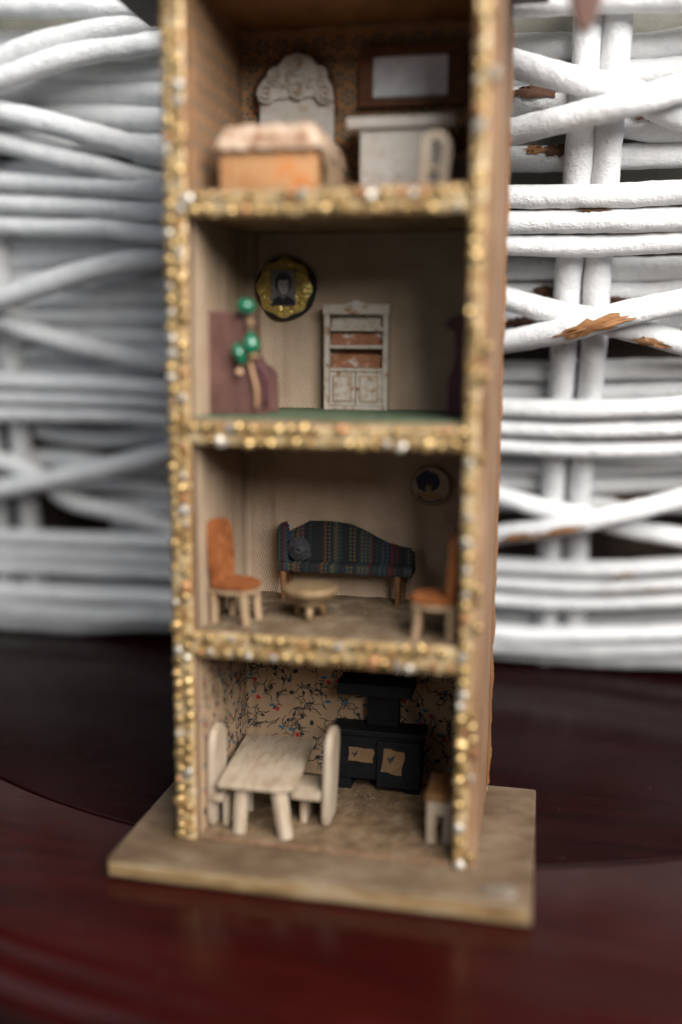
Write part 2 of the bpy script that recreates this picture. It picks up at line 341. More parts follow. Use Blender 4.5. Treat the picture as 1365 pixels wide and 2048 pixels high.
def mahogany(name, a, b, rough, spec=.25):
    m, nt, p = newmat(name); v = coords(nt, (1, 9, 1)); v2 = coords(nt)
    c = ramp(nt, nz(nt, v, 16, 9, .7, .8), [(0.32, a), (0.5, tuple((x+y)/2 for x, y in zip(a, b))), (0.7, b)])
    vo = node(nt, 'ShaderNodeTexVoronoi'); nt.links.new(v2, vo.inputs['Vector']); vo.inputs['Scale'].default_value = 210
    keep = ramp(nt, nz(nt, v2, 45, 2), [(0.52, (0, 0, 0)), (0.6, (1, 1, 1))])
    speck = mth(nt, 'MULTIPLY', ramp(nt, vo.outputs['Distance'], [(0.045, (1, 1, 1)), (0.07, (0, 0, 0))]), keep)
    c = mix(nt, mth(nt, 'MULTIPLY', speck, .35), c, (0.22, 0.18, 0.16))
    nt.links.new(c, p.inputs['Base Color'])
    r = ramp(nt, nz(nt, coords(nt, (1, 3, 1)), 40, 8, .7), [(0.35, (rough,)*3), (0.65, (rough+.1,)*3)])
    r = mix(nt, speck, r, (.8, .8, .8)); nt.links.new(r, p.inputs['Roughness'])
    p.inputs['Specular IOR Level'].default_value = spec
    bump(nt, nz(nt, v, 60, 6), p, .06, .0005); return m
M['mahog'] = mahogany('red_mahogany', (0.012, 0.0014, 0.0012), (0.032, 0.0036, 0.0029), .16, .15)
M['mahogdark'] = mahogany('dark_mahogany', (0.005, 0.0009, 0.001), (0.013, 0.002, 0.0021), .2, .08)

# ------------------------------------------------------------------ setting: floor, table
def flat_grid(x0, x1, y0, y1, z): return grid(lambda a, b: (x0+(x1-x0)*a, y0+(y1-y0)*b, z), 4, 4)
put('floor', flat_grid(-4000, 4000, -3000, 5000, -720), M['floor'], kind='structure', label='grey floor under the round table')

TC = (40.0, 258.0); TZ = -6.0
table = thing('round_table', 'round dark red mahogany table with an inset centre panel and moulded rim', 'table', (75.0, 352.0, -720))
RC = (75.0, 352.0)                           # the rim is a wider circle than the inset panel
def ringlathe(prof, n=200, c0=TC, c1=TC, k0=0.0, k1=1.0):
    bm = bmesh.new(); rings = []
    for r, z, w in prof:
        cx, cy = c0[0]+(c1[0]-c0[0])*w, c0[1]+(c1[1]-c0[1])*w
        rings.append([bm.verts.new((cx+r*math.cos(2*math.pi*k/n), cy+r*math.sin(2*math.pi*k/n), z)) for k in range(n)])
    for a, b in zip(rings, rings[1:]):
        for k in range(n): bm.faces.new((a[k], a[(k+1) % n], b[(k+1) % n], b[k]))
    return bm
def disc(r, z0, z1):
    return lathe((TC[0], TC[1]), [(r, z0), (r, z1-.6), (r-.25, z1-.15), (r-.8, z1)], 200)
put('centre_panel', disc(249.2, TZ-12, TZ), M['mahogdark'], table, smooth='auto')
put('border_ring', ringlathe([(250.3, TZ-4, 0), (250.35, TZ-.9, 0), (250.7, TZ-.25, 0), (251.5, TZ-.02, 0), (408, TZ-.05, 1), (411.5, TZ-.5, 1), (412.6, TZ-1.6, 1), (413.2, TZ-2.2, 1)], c1=RC), M['mahog'], table, smooth='auto')
put('rim_moulding', ringlathe([(413.2, TZ-2.2, 1), (415, TZ-2.0, 1), (418, TZ-2.6, 1), (421, TZ-4.8, 1), (422.5, TZ-9, 1), (421.5, TZ-13, 1), (418, TZ-15.5, 1), (416, TZ-16.5, 1), (416, TZ-30, 1), (412, TZ-33, 1), (240, TZ-33, 1)], c1=RC), M['mahog'], table, smooth='auto')
put('pedestal', lathe(RC, [(38, -712), (30, -600), (46, -420), (34, -200), (60, -60), (60, -39)], 40), M['mahog'], table, smooth='auto')
for k in range(3):
    a = math.radians(90+120*k); c, s = math.cos(a), math.sin(a)
    put('leg', tube(smooth_path([(RC[0]+c*25, RC[1]+s*25, -520), (RC[0]+c*130, RC[1]+s*130, -600), (RC[0]+c*240, RC[1]+s*240, -700)], 10), [26]*6+[24, 22, 20, 18, 18], 12), M['mahog'], table, smooth='auto')

# ------------------------------------------------------------------ the doll's house
W, D, WT = 85.0, 50.9, 6.1
ZC, ZB, ZA, ZT = 61.4, 120.2, 178.9, 230.7
DB = 49.3                                   # inner face of the back
house = thing('dolls_house', 'narrow four-storey open-fronted miniature house edged with gold beaded braid', 'dollhouse', (42, 20, TZ))
base = put('base_board', box(-14.6, 100.5, -15.5, 54.4, TZ, 0, .9, segs=3), M['base'], house, smooth='auto')
# worn gilded lip along the front edge of the base, chipped
def edge_strip(x0, x1, y):
    pts = []
    def f(a, b):
        x = x0+(x1-x0)*a; n = mnoise.noise(Vector((x*.35, 3.3, 0)))*.45+mnoise.noise(Vector((x*1.1, 7.3, 0)))*.2
        z = -1.0+n*.5-(3.9+n)*b
        return (x, y-.12-.18*math.sin(math.pi*b), z)
    return grid(f, 120, 4)
put('gilt_edge', edge_strip(-13.9, 99.8, -15.5), M['baseedge'], base, smooth=True)
sideL = put('side_wall', box(0, WT, 0, 49.6, 0, ZT+5.3, .35), M['wall'], house)
sideR = put('side_wall', box(W-WT, W, 0, 49.6, 0, ZT+5.3, .35), M['wall'], house)
back = put('back_wall', box(-.2, W+.35, 49.62, 51.2, 0, ZT+5.3, .15, 0), M['board'], house)
# frayed paper edge that peels from the back corner
def peel(a, b):
    z = 2+226*a; n = mnoise.noise(Vector((z*.12, 0, 4)))+.5*mnoise.noise(Vector((z*.5, 2, 4)))
    return (W+.1+(.75+.5*n)*b, 48.6+2.7*b+.3*n*b, z)
put('paper_edge', grid(peel, 200, 3), M['copper'], back, smooth=True)
for z in (ZC, ZB, ZA):
    put('shelf', box(WT+.02, W-WT-.02, .3, 49.55, z-6.4, z-.5, .25), M['wall'], house)
put('ceiling_board', box(WT+.02, W-WT-.02, .2, 49.55, ZT, ZT+5.2, .2), M['ceil'], house)
roof = put('eave_board', box(-26, 95, -12, 58, 236.1, 240, .5), M['roof'], house)
for s, n in ((-1, 'roof_slope'), (1, 'roof_slope')):
    cx = 42
    pts = [(cx, 292), (cx+s*70, 243.5), (cx+s*70, 240.3), (cx+s*58, 240.3), (cx, 281)]
    put(n, xz(pts, -14, 68, .4), M['roof'], house)
put('gable_panel', xz([(-14, 240.1), (98, 240.1), (42, 280)], 4, 3, .3), M['wall'], house)
put('pointed_drop', xz([(96.6, 240.2), (113, 240.2), (111.2, 230), (107.0, 219), (104.3, 214.2), (102.2, 217.6), (98.6, 229)], 13, 3.2, .7), M['dropw'], house, smooth='auto')

# wall linings: one sheet per storey that wraps left wall, rounded corner, back wall, right wall
def lining_path(r=4.2, x0=WT+.25, x1=W-WT-.25, yb=DB):
    segs = []; L1 = yb-r-1.2; La = math.pi*r/2; L2 = (x1-x0)-2*r; tot = 2*L1+2*La+L2
    def f(s):
        if s < L1: return x0, 1.2+s, (1, 0)
        s -= L1
        if s < La: a = s/r; return x0+r-r*math.cos(a), yb-r+r*math.sin(a), (math.cos(a), -math.sin(a))
        s -= La
        if s < L2: return x0+r+s, yb, (0, -1)
        s -= L2
        if s < La: a = s/r; return x1-r+r*math.sin(a), yb-r+r*math.cos(a), (-math.sin(a), -math.cos(a))
        s -= La; return x1, yb-r-s, (-1, 0)
    return f, tot, L1+La
def lining(name, z0, z1, m, fold, seed, r=4.2):
    f, tot, sc = lining_path(r)
    def pos(s, z, off=0.0):
        x, y, n = f(min(max(s, 0), tot-1e-6))
        w = off+.12
        if fold:
            g = math.exp(-((s-sc-1)/7.0)**2)
            w += fold*(.5+.5*mnoise.noise(Vector((s*.16, seed, z*.012))))+fold*1.3*g*max(0, math.sin((s-sc)*.75+.01*z+seed))
        return (x+n[0]*w, y+n[1]*w, z)
    o = put(name, grid(lambda a, b: pos(a*tot, z0+(z1-z0)*b), 180, 12, uv=lambda a, b: (a*tot, z0+(z1-z0)*b)), m, house, smooth=True)
    return o, pos, tot, sc
lin1, pos1, tot1, sc1 = lining('printed_wall_cloth', .7, ZC-6.5, M['paper1'], .35, 1.0, 3.0)
lin2, pos2, _, _ = lining('satin_wall_cloth', ZC-.4, ZB-6.5, M['satin'], 1.15, 2.0)
lin3, pos3, _, _ = lining('satin_wall_cloth', ZB-.4, ZA-6.5, M['satin'], .95, 5.0)
lin4, pos4, tot4, sc4 = lining('patterned_wallpaper', ZA-.4, ZT-.1, M['paper4'], 0, 0, 2.0)
put('ceiling_seam', box(WT+.6, W-WT-.6, DB-1.3, DB-.25, ZT-1.0, ZT-.1, .3), M['wall'], house)

class Print:                                # flat ink shapes laid on a lining sheet
    def __init__(s, pos, off): s.bm = bmesh.new(); s.pos = pos; s.off = off
    def poly(s, pts):
        vs = [s.bm.verts.new(s.pos(a, b, s.off)) for a, b in pts]
        s.bm.faces.new(vs)
    def oval(s, a, b, ra, rb, ang, n=9, pt=0.0):
        c, sn = math.cos(ang), math.sin(ang); P = []
        for k in range(n):
            t = 2*math.pi*k/n; x = ra*math.cos(t); y = rb*math.sin(t)*(1-pt*math.cos(t)); P.append((a+x*c-y*sn, b+x*sn+y*c))
        s.poly(P)
    def line(s, pts, w):
        for (a, b), (c, d) in zip(pts, pts[1:]):
            L = math.hypot(c-a, d-b) or 1e-6; nx, ny = -(d-b)/L*w/2, (c-a)/L*w/2; ex, ey = (c-a)/L*w*.25, (d-b)/L*w*.25
            s.poly([(a-nx-ex, b-ny-ey), (c-nx+ex, d-ny+ey), (c+nx+ex, d+ny+ey), (a+nx-ex, b+ny-ey)])
rnd = random.Random(11)
tw, lf, rd, bl = Print(pos1, .05), Print(pos1, .08), Print(pos1, .10), Print(pos1, .09)
zlo, zhi = 2.0, ZC-8.5
def twig(a, b, ang, n, w, depth):
    pts = [(a, b)]
    for i in range(n):
        ang += rnd.uniform(-.45, .45); a += math.cos(ang)*.85; b += math.sin(ang)*.85
        if not (3 < a < tot1-3 and zlo < b < zhi): break
        pts.append((a, b))
        if depth > 0 and rnd.random() < .78: twig(a, b, ang+rnd.choice((-1, 1))*rnd.uniform(.6, 1.1), rnd.randint(1, 3), w*.85, depth-1)
    if len(pts) > 1: tw.line(pts, w)
    if depth == 0 and len(pts) > 1 and rnd.random() < .16:
        lf.oval(pts[-1][0], pts[-1][1], .75, .5, ang, 9, .3)
s = 5.0
while s < tot1-5:
    z = zlo+rnd.uniform(0, 4)
    while z < zhi:
        twig(s+rnd.uniform(-1.5, 1.5), z, rnd.uniform(0, 6.28), rnd.randint(2, 4), .30, 2)
        z += rnd.uniform(3.2, 4.6)
    s += 4.1
s = 4.0
while s < tot1-4:
    z = zlo+rnd.uniform(0, 9)
    while z < zhi:
        k = rnd.random(); a = s+rnd.uniform(-3, 3)
        if k < .42: rd.oval(a, z, .85, .7, rnd.uniform(0, 3), 8, .35); bl.oval(a-rnd.uniform(1.2, 2.2), z+rnd.uniform(.8, 1.8), 1.1, .55, rnd.uniform(-.3, .3))
        elif k < .6: bl.oval(a, z, 1.1, .55, rnd.uniform(-.4, .4))
        else: lf.oval(a, z, 1.0, .7, rnd.uniform(0, 3), 9, .3)
        z += rnd.uniform(5, 8.5)
    s += 7.5
put('twig_print', tw.bm, M['print'], lin1); put('leaf_print', lf.bm, M['print'], lin1)
put('berry_print', rd.bm, M['printred'], lin1); put('bud_print', bl.bm, M['printblue'], lin1)
rg = Print(pos4, .06); row = 0; z = ZA+2
while z < ZT-2:
    s = 4+(row % 2)*2.9
    while s < tot4-4:
        for k in range(7):
            t = 2*math.pi*k/7+rnd.uniform(-.1, .1); rg.oval(s+1.75*math.cos(t), z+1.75*math.sin(t), .72, .52, t, 7)
        rg.oval(s, z, .55, .5, 0, 7); rg.oval(s+2.9, z, .38, .34, 0, 6)
        s += 5.8
    z += 5.0; row += 1
put('ring_print', rg.bm, M['ring'], lin4)

# floor coverings
def felt(name, x0, x1, y0, y1, z, m, amp, seed, thick=.5):
    def f(a, b):
        x = x0+(x1-x0)*a; y = y0+(y1-y0)*b
        e = mnoise.noise(Vector((x*.3, seed, 1)))*.7*(1-b)**6
        h = thick+amp*(mnoise.noise(Vector((x*.25, y*.25, seed)))+.6*mnoise.noise(Vector((x*1.1, y*1.1, seed))))
        if b == 0: h = .02
        return (x, y+e, z+h)
    return put(name, grid(f, 72, 40), m, house, smooth=True)
c1 = felt('carpet', 6.4, 78.6, .6, 49.1, 0, M['felt_brown'], .28, 1, .55)
c2 = felt('carpet', 6.5, 78.5, .7, 49.0, ZC-.5, M['felt_grey'], .2, 2, .45)
c3 = felt('carpet', 6.5, 78.5, .6, 49.0, ZB-.5, M['felt_green'], .2, 3, .55)
c4 = felt('carpet', 6.5, 78.5, .8, 49.0, ZA-.5, M['felt_brown'], .1, 4, .3)
def fibres(n, x0, x1, y0, y1, z, rr, seed, lift=.6, L=(1.0, 2.6)):
    rn = random.Random(seed); bms = []
    for _ in range(n):
        x, y = rn.uniform(x0, x1), rn.uniform(y0, y1); a = rn.uniform(0, 6.28); l = rn.uniform(*L)
        P = [(x, y, z), (x+math.cos(a)*l*.4, y+math.sin(a)*l*.4, z+rn.uniform(.1, lift)), (x+math.cos(a+rn.uniform(-1, 1))*l, y+math.sin(a+rn.uniform(-.8, .8))*l, z+rn.uniform(0, lift))]
        bms.append(tube(P, rr, 3, caps=False))
    return join(*bms)
put('carpet_lint', fibres(150, 8, 77, 1.5, 40, .6, .055, 3), M['dust'], c1, kind='stuff')
put('carpet_lint', fibres(130, 10, 77, 2, 40, ZC-.05, .055, 4), M['dust'], c2, kind='stuff')
put('frayed_edge', join(tube([(7+i*1.19, .35+.5*mnoise.noise(Vector((i*.4, 0, 0))), .3) for i in range(61)], [.38+.2*mnoise.noise(Vector((i*.9, 4, 0))) for i in range(61)], 6), fibres(160, 7, 78, -.3, .9, .35, .08, 6, .7, (.6, 1.6))), M['fray'], c1)

# gold beaded braid: a backing strip per edge with single domed beads on it
def bead_mesh(seed):
    bm = bmesh.new(); bmesh.ops.create_uvsphere(bm, u_segments=8, v_segments=4, radius=1.0)
    rn = random.Random(seed)
    for v in bm.verts:
        v.co.y *= .62; v.co *= 1+rn.uniform(-.09, .09)
    for v in bm.verts: v.co *= 1.5*U
    me = bpy.data.meshes.new('bead'); bm.to_mesh(me); bm.free(); return me
BEADS = {}
for key in ('gold', 'silver', 'copper'):
    BEADS[key] = []
    for q in range(3):
        me = bead_mesh(hash(key) % 7+q if False else q+10*len(BEADS)); me.materials.append(M[key])
        for f in me.polygons: f.use_smooth = (q != 1)
        BEADS[key].append(me)
brn = random.Random(5)
def strip(x0, x1, z0, z1):
    """crumpled foil braid: a bumpy sheet with ragged edges, closed at the back"""
    long_x = (x1-x0) > (z1-z0); n = int(max(x1-x0, z1-z0)/.8)
    def f(a, b):
        (u, w) = (a, b)
        x, z = (x0+(x1-x0)*u, z0+(z1-z0)*w) if long_x else (x0+(x1-x0)*w, z0+(z1-z0)*u)
        e = .35*mnoise.noise(Vector((x*.9, z*.9, 3))) if w in (0, 1) else 0
        d = 0 if w in (0, 1) else .55+.5*mnoise.noise(Vector((x*.55, z*.55, 1)))+.3*mnoise.noise(Vector((x*1.3, z*1.3, 6)))
        return (x, -.06-max(d, 0), z+e) if long_x else (x+e, -.06-max(d, 0), z)
    return put('braid_strip', grid(f, n, 8), M['strip'], house, smooth=True)
def bead_positions(x0, x1, z0, z1, vertical, keep0, keep1, rag=None):
    out = []; p = 3.4
    if vertical:
        for c, (x, keep) in enumerate((((x0*.74+x1*.26), keep0), ((x0*.26+x1*.74), keep1))):
            z = z0+1.2+c*p/2
            while z < z1-.8:
                kk = keep if rag is None else keep*(1-rag(z))
                if brn.random() < kk: out.append((x+brn.uniform(-.25, .25), z+brn.uniform(-.3, .3)))
                z += p
    else:
        for r, (z, keep) in enumerate(((z0*.25+z1*.75, keep0), (z0*.75+z1*.25, keep1))):
            x = x0+1.2+r*p/2
            while x < x1-.8:
                if brn.random() < keep: out.append((x+brn.uniform(-.3, .3), z+brn.uniform(-.25, .25)))
                x += p
    return out
def bead_kind(ps, pc):
    k = brn.random(); return 'silver' if k < ps else 'copper' if k < ps+pc else 'gold'
def put_beads(st, pts, ps, pc):
    for x, z in pts:
        o = bpy.data.objects.new('bead', brn.choice(BEADS[bead_kind(ps, pc)])); COL.objects.link(o); o.parent = st
        sc = brn.choice((.62, .8, .92, 1.0, 1.08, 1.18))*brn.uniform(.93, 1.07)
        o.location = (Vector((x+brn.uniform(-.35, .35), -1.1, z+brn.uniform(-.35, .35)))-OFF[st])*U; o.scale = (sc*brn.uniform(.85, 1.15), brn.uniform(.6, 1.15), sc*brn.uniform(.85, 1.15))
        o.rotation_euler = (brn.uniform(-.5, .5), brn.uniform(0, 6.28), brn.uniform(-.5, .5))
stR = strip(W-WT+.15, W-2.4, 0.05, 234)
put_beads(stR, bead_positions(W-WT, W, 0, 234, True, .84, .22), .20, .10)
for z in (ZC, ZB, ZA):
    zz = z-(1.3 if z == ZA else 1.6 if z == ZB else 0)
    st = strip(WT-.1, W-WT+.1, z-7.2, zz+.1)
    put_beads(st, bead_positions(WT-.5, W-WT+.5, z-7.6, zz+.6, False, .90, .82), .16, .08)
stL = strip(.2, WT-.15, 0.05, 234)
put_beads(stL, bead_positions(0, WT, 0, 234, True, .97, .93, rag=lambda z: .75 if 62 < z < 78 else 0), .14, .13)
g = PZ(1000, 1782, 0)
put('glue_blob', ell((g[0], g[1], .1), 5.2, 3.4, .8, 20, 9, .3, 2), M['wax'], base, smooth=True)

# ------------------------------------------------------------------ storey 1, kitchen
F1 = .62
def stick(a, b, r0, r1, n=8, flat=1.0): return tube([a, tuple((Vector(a)+Vector(b))/2), b], [r0, (r0+r1)/2, r1], n, .12, random.random()*9, flat)
t = thing('miniature_table', 'pale birch kitchen table with splayed legs between two slab-backed chairs', 'table', (21, 15, F1))
put('tabletop', wob(xy([(11.2, 3.2), (29.5, 3.6), (32.4, 5.4), (33.3, 9), (32.3, 24), (31.2, 41.5), (8.4, 40.6), (9.8, 20)], 14.3, 1.7, .35), .1), M['birch'], t, smooth='auto')
put('leg', stick((16.9, 5.6, F1-.1), (17.4, 7.4, 14.5), 2.0, 2.2), M['birchz'], t, smooth='auto')
put('leg', stick((31.0, 4.6, F1-.1), (28.2, 7.2, 14.5), 2.1, 2.5), M['birchz'], t, smooth='auto')
put('leg', stick((15.9, 19.5, F1-.1), (15.4, 21, 14.5), 1.2, 1.4), M['birchz'], t, smooth='auto')
put('leg', stick((28, 34, F1-.1), (27.4, 33, 14.5), 1.2, 1.4), M['birchz'], t, smooth='auto')
def slab_back(x, y0, y1, z0, z1, th, lean=0.0):
    r = (y1-y0)/2; cy = (y0+y1)/2; pts = [(y0+1.2, z0), (y1-1.6, z0), (y1, z0+4), (y1+.2, z1-r*1.15)]
    for k in range(1, 8):
        a = math.pi*k/8; pts.append((cy+r*math.cos(a), z1-r*1.15+r*1.15*math.sin(a)))
    pts += [(y0, z1-r*1.15), (y0, z0+3)]
    bm = yz(pts, x-th/2, th, .45)
    for v in bm.verts: v.co.x += lean*(v.co.z-z0)
    return bm
def slab_chair(name, label, xb, face, y0, y1, h, lean, seatx):
    t = thing(name, label, 'chair', (xb, (y0+y1)/2, F1), 'slab-backed kitchen chairs')
    put('backrest', slab_back(xb, y0, y1, F1, h, 2.3, lean), M['birchz'], t, smooth='auto')
    a, b = sorted((xb+face*1.1, seatx)); a -= 3 if face < 0 else 0
    put('seat', box(a, b, y0-1.5, y1-.5, 9.4, 11.3, .3), M['birch'], t)
    put('leg', box(seatx-.9, seatx+.9, y0+2, y1-2, F1-.05, 9.75, .25), M['birchz'], t)
slab_chair('miniature_chair', 'birch chair with its rounded back towards the black stove', 40.4, -1, 12.6, 25.0, 29.6, .04, 33.6)
slab_chair('miniature_chair', 'birch chair squeezed between the birch table and the printed side wall', 7.9, 1, 6.2, 17.5, 30.4, .02, 12.0)
t = thing('miniature_stool', 'brown-topped wooden stool against the side wall beside the stove', 'stool', (74.6, 16, F1))
put('seat', box(70, 78, 9.8, 25.5, 13.4, 15.3, .4), M['brownw'], t)
put('apron', box(70.4, 77.6, 10.2, 11.8, 9.2, 13.35, .3), M['birchz'], t)
for x, y in ((71.9, 11.2), (76.6, 11.6), (72, 23), (76.5, 23)):
    put('leg', box(x-1.5, x+1.2, y-1, y+1, F1-.05, 9.5 if y < 15 else 13.38, .3), M['birchz'], t)
st = thing('miniature_stove', 'matt black kitchen stove with a flue shelf and two cloth-patch doors', 'stove', (51, 45, F1))
put('body', box(38.2, 65, 40.6, 48.6, 4.2, 18.9, .3, 2, .12), M['black'], st)
put('top_plate', box(36.8, 66, 39.2, 48.7, 18.95, 20.8, .4, 1, .1), M['black'], st)
put('oven_front', box(51.2, 64.8, 39.4, 40.55, 2.4, 17.6, .3), M['black'], st)
put('flue', box(47.2, 57.2, 44, 48.6, 20.85, 32.5, .3), M['black'], st)
put('flue_shelf', box(38.6, 62, 37.6, 48.7, 32.55, 36.4, .4, 1, .12), M['black'], st)
for x0, x1 in ((38.4, 43), (60, 64.8)):
    put('foot', xz([(x0, F1-.05), (x1, F1-.05), (x1, 2.6), ((x0+x1)/2+(2 if x0 < 50 else -2), 4.15), (x0, 4.15)], 40.4, 8, .2), M['black'], st)
def cloth_patch(x0, x1, z0, z1, y, tilt, sd):
    rn = random.Random(sd); pts = []
    c = Vector(((x0+x1)/2, 0, (z0+z1)/2))
    for a, b in ((0, 0), (.3, .03), (.6, -.03), (1, 0), (.97, .35), (1.05, .7), (1, 1), (.6, .97), (.3, 1.03), (0, 1), (.03, .5)):
        p = Vector((x0+(x1-x0)*a, 0, z0+(z1-z0)*b))-c; p.rotate(Matrix.Rotation(tilt, 3, 'Y')); p += c; pts.append((p.x, p.z))
    return xz(pts, y-.25, .2, .05)
p1 = put('door', cloth_patch(42.0, 50.0, 10.0, 14.6, 40.5, .02, 1), M['patch'], st, label='left-hand oblong patch of printed cloth')
p2 = put('door', cloth_patch(53.0, 59.6, 7.4, 15.2, 39.3, .12, 2), M['patch'], st, label='upright crooked patch of printed cloth')
def leaf_mark(cx, cz, y, s):
    bm = bmesh.new()
    for k, (dx, dz, ra, rb, an) in enumerate(((0, 0, 1.0, .6, .6), (-.9, .5, .5, .3, 2.2), (.7, .9, .6, .35, .9), (-.2, -1, .5, .2, 1.5))):
        vs = [bm.verts.new((cx+s*(dx+ra*math.cos(t)*math.cos(an)-rb*math.sin(t)*math.sin(an)), y, cz+s*(dz+ra*math.cos(t)*math.sin(an)+rb*math.sin(t)*math.cos(an)))) for t in [2*math.pi*q/8 for q in range(8)]]
        bm.faces.new(vs)
    return bm
put('leaf_print', leaf_mark(44.2, 12.4, 40.2, .8), M['print'], p1); put('leaf_print', leaf_mark(55.8, 12.0, 39.0, 1.0), M['print'], p2)

# ------------------------------------------------------------------ storey 2, parlour
F2 = ZC-.02
def felt_chair(label, mirror, ox, oy, turn):
    """felt seat and back on four flat sticks; built facing +x (or -x when mirrored), then turned about the vertical"""
    mx = (lambda x: ox-x) if mirror else (lambda x: ox+x)
    c = Vector((mx(6), oy+6.5, F2)); t = thing('miniature_chair', label, 'chair', c, 'orange felt chairs')
    rot = Matrix.Translation(c) @ Matrix.Rotation(math.radians(turn), 4, 'Z') @ Matrix.Translation(-c)
    def part(n, bm, m): bm.transform(rot); put(n, bm, m, t, smooth='auto')
    seat = [(0.6, 0.5), (8, 0), (12.4, 1.8), (13.6, 6), (12.6, 11), (8, 13.2), (.6, 12.8)]
    part('seat_board', xy([(mx(x), oy+y) for x, y in seat], F2+8.6, 1.2, .3), M['stick'])
    part('seat_pad', wob(xy([(mx(x+.1), oy+y) for x, y in seat], F2+9.85, 2.0, .8), .2, .5, 3), M['orange'])
    pts = [(1.2, F2+10), (11.8, F2+10), (12.6, F2+18), (12.4, F2+26), (11.2, F2+28.6), (7.0, F2+29.2), (2.2, F2+29.6), (.6, F2+27.4), (.3, F2+17)]
    bm = yz([(oy+a, b) for a, b in pts], 0, 2.4, .8)
    for v in bm.verts:
        x = v.co.x+.3+.075*(28-(v.co.z-F2)) - .6; v.co.x = mx(x)
    part('backrest', wob(bm, .2, .5, 4), M['orange'])
    for x, y, e in ((2, 1.9, 0), (10.8, 3.0, 1), (2.2, 11.2, 0), (10.6, 10.6, 1)):
        part('leg', tube([(mx(x+e*.9), oy+y, F2-.1), (mx(x+e*.4), oy+y, F2+4), (mx(x), oy+y, F2+8.62)], [1.35, 1.5, 1.6], 8, .1, x, .75), M['stick'])
felt_chair('orange felt chair by the side wall near the gold round table, facing it', False, 7.7, 7.0, -13)
felt_chair('orange felt chair standing under the round tree picture', True, 78.2, 3.2, 0)
t = thing('miniature_round_table', 'small bronze-gold round table with turned rim and stubby legs', 'table', (34.2, 20.3, F2))
put('tabletop', lathe((34.2, 20.3), [(3, F2+6.1), (6.3, F2+6.3), (7.6, F2+7.3), (8.1, F2+8.6), (8.0, F2+9.3), (7.3, F2+9.7), (6.6, F2+9.55), (5.6, F2+9.75), (.5, F2+9.9)], 36), M['goldmatt'], t, smooth=True)
put('collar', lathe((34.2, 20.3), [(3.6, F2+3.9), (4.6, F2+4.5), (4.6, F2+5.6), (3.4, F2+6.05)], 28), M['goldmatt'], t, smooth=True)
for k in range(3):
    a = math.radians(-80+120*k); c, s_ = math.cos(a), math.sin(a)
    put('leg', tube([(34.2+c*2.2, 20.3+s_*2.2, F2+4.3), (34.2+c*4.2, 20.3+s_*4.2, F2+2.4), (34.2+c*4.4, 20.3+s_*4.4, F2-.1)], [1.3, 1.15, .8], 8), M['goldmatt'], t, smooth=True)

SY = 41.5
def px(x, y, Y=SY): q = PY(x, y, Y); return (q[0], q[2])
sofa = thing('miniature_chaise', 'striped tweed chaise longue with sloping back and knitted rosette cushion', 'chaise', (41, 44, F2))
seatz = px(700, 1134)[1]
ol = [(19.6, seatz-1), (19.2, px(0, 1052)[1]), (21.2, px(0, 1045)[1]+.5)] + [px(x, y, 45) for x, y in ((618, 1044), (660, 1044), (700, 1050), (735, 1066), (770, 1086), (805, 1096), (828, 1100))]
xr = ol[-1][0]; ol += [(xr+.4, seatz-1)]
bm = xz(ol, 44.6, 3.6, .9); wob(bm, .15, .4, 1); put('backrest', bm, M['tweed'], sofa, smooth='auto')
put('seat', wob(box(19.4, xr+.4, 39.0, 48.2, seatz-2.0, seatz+1.0, .9, 1), .15, .4, 2), M['tweed'], sofa, smooth='auto')
put('armrest', wob(xz([(19.0, seatz+.6), (19.0, seatz+11.5), (20.2, seatz+13.2), (21.8, seatz+12.4), (22.2, seatz+.6)], 39.4, 5.6, .6), .12), M['tweed'], sofa, smooth='auto')
ros = []
cxr, czr = px(597, 1098, 40)
for k in range(60):
    a = k*.42; r = .5+k*.052
    ros.append((cxr+r*math.cos(a), 40.2+.02*k-.9*(1-k/60), czr+r*math.sin(a)*1.02))
put('rosette_cushion', join(tube(ros, .62, 6, .08, 3), ell((cxr, 41.4, czr), 3.5, 1.1, 3.5)), M['knit'], sofa, smooth=True)
for x, y in ((20.9, 40.2), (56.6, 40.4), (21.5, 47), (57.5, 47)):
    put('leg', stick((x, y, F2-.1), (x, y, seatz-1.9), .7, 1.0), M['brownw'], sofa, smooth='auto')
cx, cz = px(862, 971, 48.6)
pl = thing('round_picture', 'small round cream picture with a dark blue tree on the satin wall', 'picture', (cx, 48.3, cz-6.2))
def disc_xz(cx, cz, r, y, d, m, par, name, n=30, bev=.12, **k): return put(name, xz([(cx+r*math.cos(2*math.pi*q/n), cz+r*math.sin(2*math.pi*q/n)) for q in range(n)], y, d, bev), m, par, smooth='auto', **k)
put('disc', xz([(cx+6.2*math.cos(2*math.pi*q/36), cz+6.2*math.sin(2*math.pi*q/36)) for q in range(36)], 47.4, 1.6, .25), simple('cream_paper', [(0.35, (0.36, 0.27, 0.19)), (0.6, (0.47, 0.37, 0.27))], .7, nscale=230), pl, smooth='auto')
def flatpoly(pts, y):
    bm = bmesh.new(); bm.faces.new([bm.verts.new((x, y, z)) for x, z in pts]); return bm
rr = random.Random(4)
crown = [(cx-.6+(3.7+rr.uniform(-.35, .35))*math.cos(a), cz+1.3+(3.3+rr.uniform(-.4, .35))*math.sin(a)) for a in [2*math.pi*k/26 for k in range(26)]]
put('tree_print', flatpoly(crown, 47.34), M['navy'], pl)
put('trunk_print', flatpoly([(cx-1.6, cz-.6), (cx-.8, cz+.8), (cx-.2, cz-.1), (cx+.8, cz+.7), (cx+.2, cz-1.2), (cx+2.4, cz-2.2), (cx+3.6, cz-3.6), (cx-2.6, cz-4.2), (cx-2.9, cz-2.0), (cx-1, cz-1.6)], 47.28), M['ochre'], pl)
